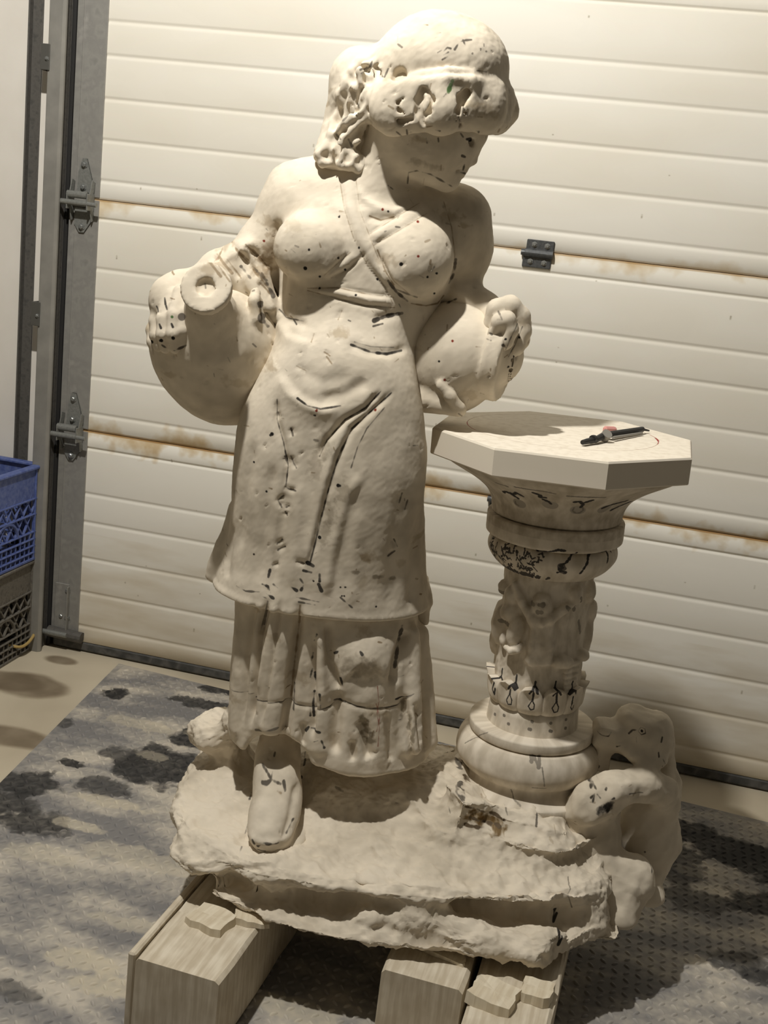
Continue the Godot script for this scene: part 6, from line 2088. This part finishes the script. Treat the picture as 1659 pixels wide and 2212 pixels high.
	for y in range(0, 1024, 2):
		for x in range(0, 1024, 2):
			im.fill_rect(Rect2i(x, y, 2, 2), Color8(233, 224, 208).lerp(Color8(214, 203, 184), clampf(n.get_noise_2d(x * 2.0, y * 2.0) * 0.8 + 0.1, 0.0, 0.6)))
	var c0 := Vector2(512, 512) + Vector2(0.2951 - 0.297, -0.0182 - 0.0039) * 2000.0
	for i in 3000:
		var a := TAU * i / 3000.0
		var q := c0 + Vector2(cos(a), sin(a)) * 0.1634 * 2000.0
		var k := 0.45 + 0.5 * ink_noise.get_noise_2d(i * 0.4, 3.0)
		var strong := absf(angle_difference(a, 0.05)) < 0.28 or absf(angle_difference(a, 3.0)) < 0.25
		var far := a > 3.6 and a < 5.9
		for d in [[0, 0, 1.0], [1, 0, .6], [0, 1, .6], [-1, 0, .6], [0, -1, .6], [1, 1, .3], [-1, -1, .3]]:
			var col := Color8(150, 66, 60) if strong else Color8(150, 122, 100)
			var aa: float = (0.95 if strong else (0.3 if far else 0.55)) * d[2] * clampf(k + 0.4, 0.2, 1.0)
			im.set_pixel(int(q.x) + d[0], int(q.y) + d[1], im.get_pixel(int(q.x) + d[0], int(q.y) + d[1]).lerp(col, aa))
			if strong and absf(angle_difference(a, 0.05)) < 0.1:
				for e in 5:
					im.set_pixel(int(q.x) + d[0] - 2 + e, int(q.y) + d[1], im.get_pixel(int(q.x) + d[0] - 2 + e, int(q.y) + d[1]).lerp(col, 0.5))
	var rr := RandomNumberGenerator.new()
	rr.seed = 9
	for i in 40:
		var p := Vector2(512, 512) + Vector2(rr.randf_range(-300, 200), rr.randf_range(-60, 280))
		var dir := Vector2.from_angle(rr.randf_range(-0.3, 0.3) + (PI / 2 if i % 3 == 0 else 0.0))
		for k in rr.randi_range(8, 50):
			var q := p + dir * k
			im.set_pixel(int(q.x), int(q.y), im.get_pixel(int(q.x), int(q.y)).lerp(Color8(172, 156, 134), 0.35))
	tm.albedo_texture = ImageTexture.create_from_image(im)
	var st := SurfaceTool.new()
	st.begin(Mesh.PRIMITIVE_TRIANGLES)
	st.set_smooth_group(-1)
	var R := 0.2295
	var rings := []
	for q in [[R - 0.006, 0.594], [R - 0.0015, 0.5945], [R, 0.5965], [R, 0.6365], [R - 0.002, 0.6395], [R - 0.004, 0.64]]:
		var ring_ := []
		for k in 8:
			var a := -1.3968 + TAU * k / 8.0
			ring_.append(Vector3(-0.0025 + sin(a) * q[0], q[1], 0.0039 + cos(a) * q[0]))
		rings.append(ring_)
	var uvf := func(v: Vector3) -> Vector2: return Vector2(512.0 + (v.x + 0.0025) * 2000.0, 512.0 + (v.z - 0.0039) * 2000.0) / 1024.0
	for i in rings.size() - 1:
		for k in 8:
			var q := [rings[i][k], rings[i + 1][k], rings[i + 1][(k + 1) % 8], rings[i][(k + 1) % 8]]
			for j in [0, 1, 2, 0, 2, 3]:
				st.set_uv(uvf.call(q[j]) if i > 3 else Vector2(0.03 + 0.1 * k, 0.04 + q[j].y * 0.05))
				st.add_vertex(q[j])
	for k in 8:
		var q := [rings[-1][k], Vector3(-0.0025, 0.64, 0.0039), rings[-1][(k + 1) % 8], rings[0][(k + 1) % 8], Vector3(-0.0025, 0.594, 0.0039), rings[0][k]]
		for j in 6:
			st.set_uv(uvf.call(q[j]))
			st.add_vertex(q[j])
	put("table_top", done(st), tm, t)

func compass_and_chalk() -> void:
	# lies on the pedestal's top; y of the top along the pedestal's lean
	var up := func(v: Vector3) -> Vector3: return statue.transform * v
	var y0 := 0.9676
	var t := thing("drawing_compass", "black folded drawing compass with a grey hinge knob lying on the pedestal top", "compass", up.call(Vector3(0.38, y0, 0.0)), 0.213859)
	t.basis = statue.basis * Basis(Vector3.BACK, 0.033)
	var o := Vector3(0.38, y0, 0.0)
	var at := func(x: float, y: float, z: float) -> Vector3: return Vector3(x, y0 + y, z) - o
	var st := st_new()
	rod(st, [at.call(.365, .009, .036), at.call(.44, .008, -.058)], 0.0058, 10, 0.0048)
	put("leg", done(st), mats.charcoal_black, t)
	st = st_new()
	rod(st, [at.call(.372, .0065, .046), at.call(.4362, .0045, -.0392)], 0.0026, 8, 0.002)
	put("leg", done(st), mats.knob_grey, t)
	st = st_new()
	rod(st, [at.call(.438, .0085, -.056), at.call(.455, .004, -.0738)], 0.0028, 8, 0.0015)
	put("point", done(st), mats.charcoal_black, t)
	st = st_new()
	rod(st, [at.call(.311, .006, .1142), at.call(.319, .0065, .104), at.call(.337, .007, .083), at.call(.35, .0095, .0628)], 0.004, 10, 0.006)
	rod(st, [at.call(.33, .0085, .09), at.call(.334, .0085, .085)], 0.0066, 10)
	put("handle", done(st), mats.charcoal_black, t)
	st = st_new()
	var n := Vector3(0.3, 0.75, 0.6).normalized()
	rod(st, [at.call(.3565, .01, .058) - n * 0.006, at.call(.3565, .01, .058) - n * 0.005, at.call(.3565, .01, .058) + n * 0.006, at.call(.3565, .01, .058) + n * 0.007], 0.0088, 18)
	put("hinge_knob", done(st), mats.knob_grey, t)
	var c := thing("chalk", "small piece of pink chalk lying behind the black compass", "chalk", up.call(Vector3(0.378, y0 + 0.0005, -0.03)), 0.6)
	st = st_new()
	chamfer(st, Vector3(0, 0.006, 0), Vector3(0.024, 0.012, 0.012), 0.003)
	put("stick", done(st), mats.pink_chalk, c)
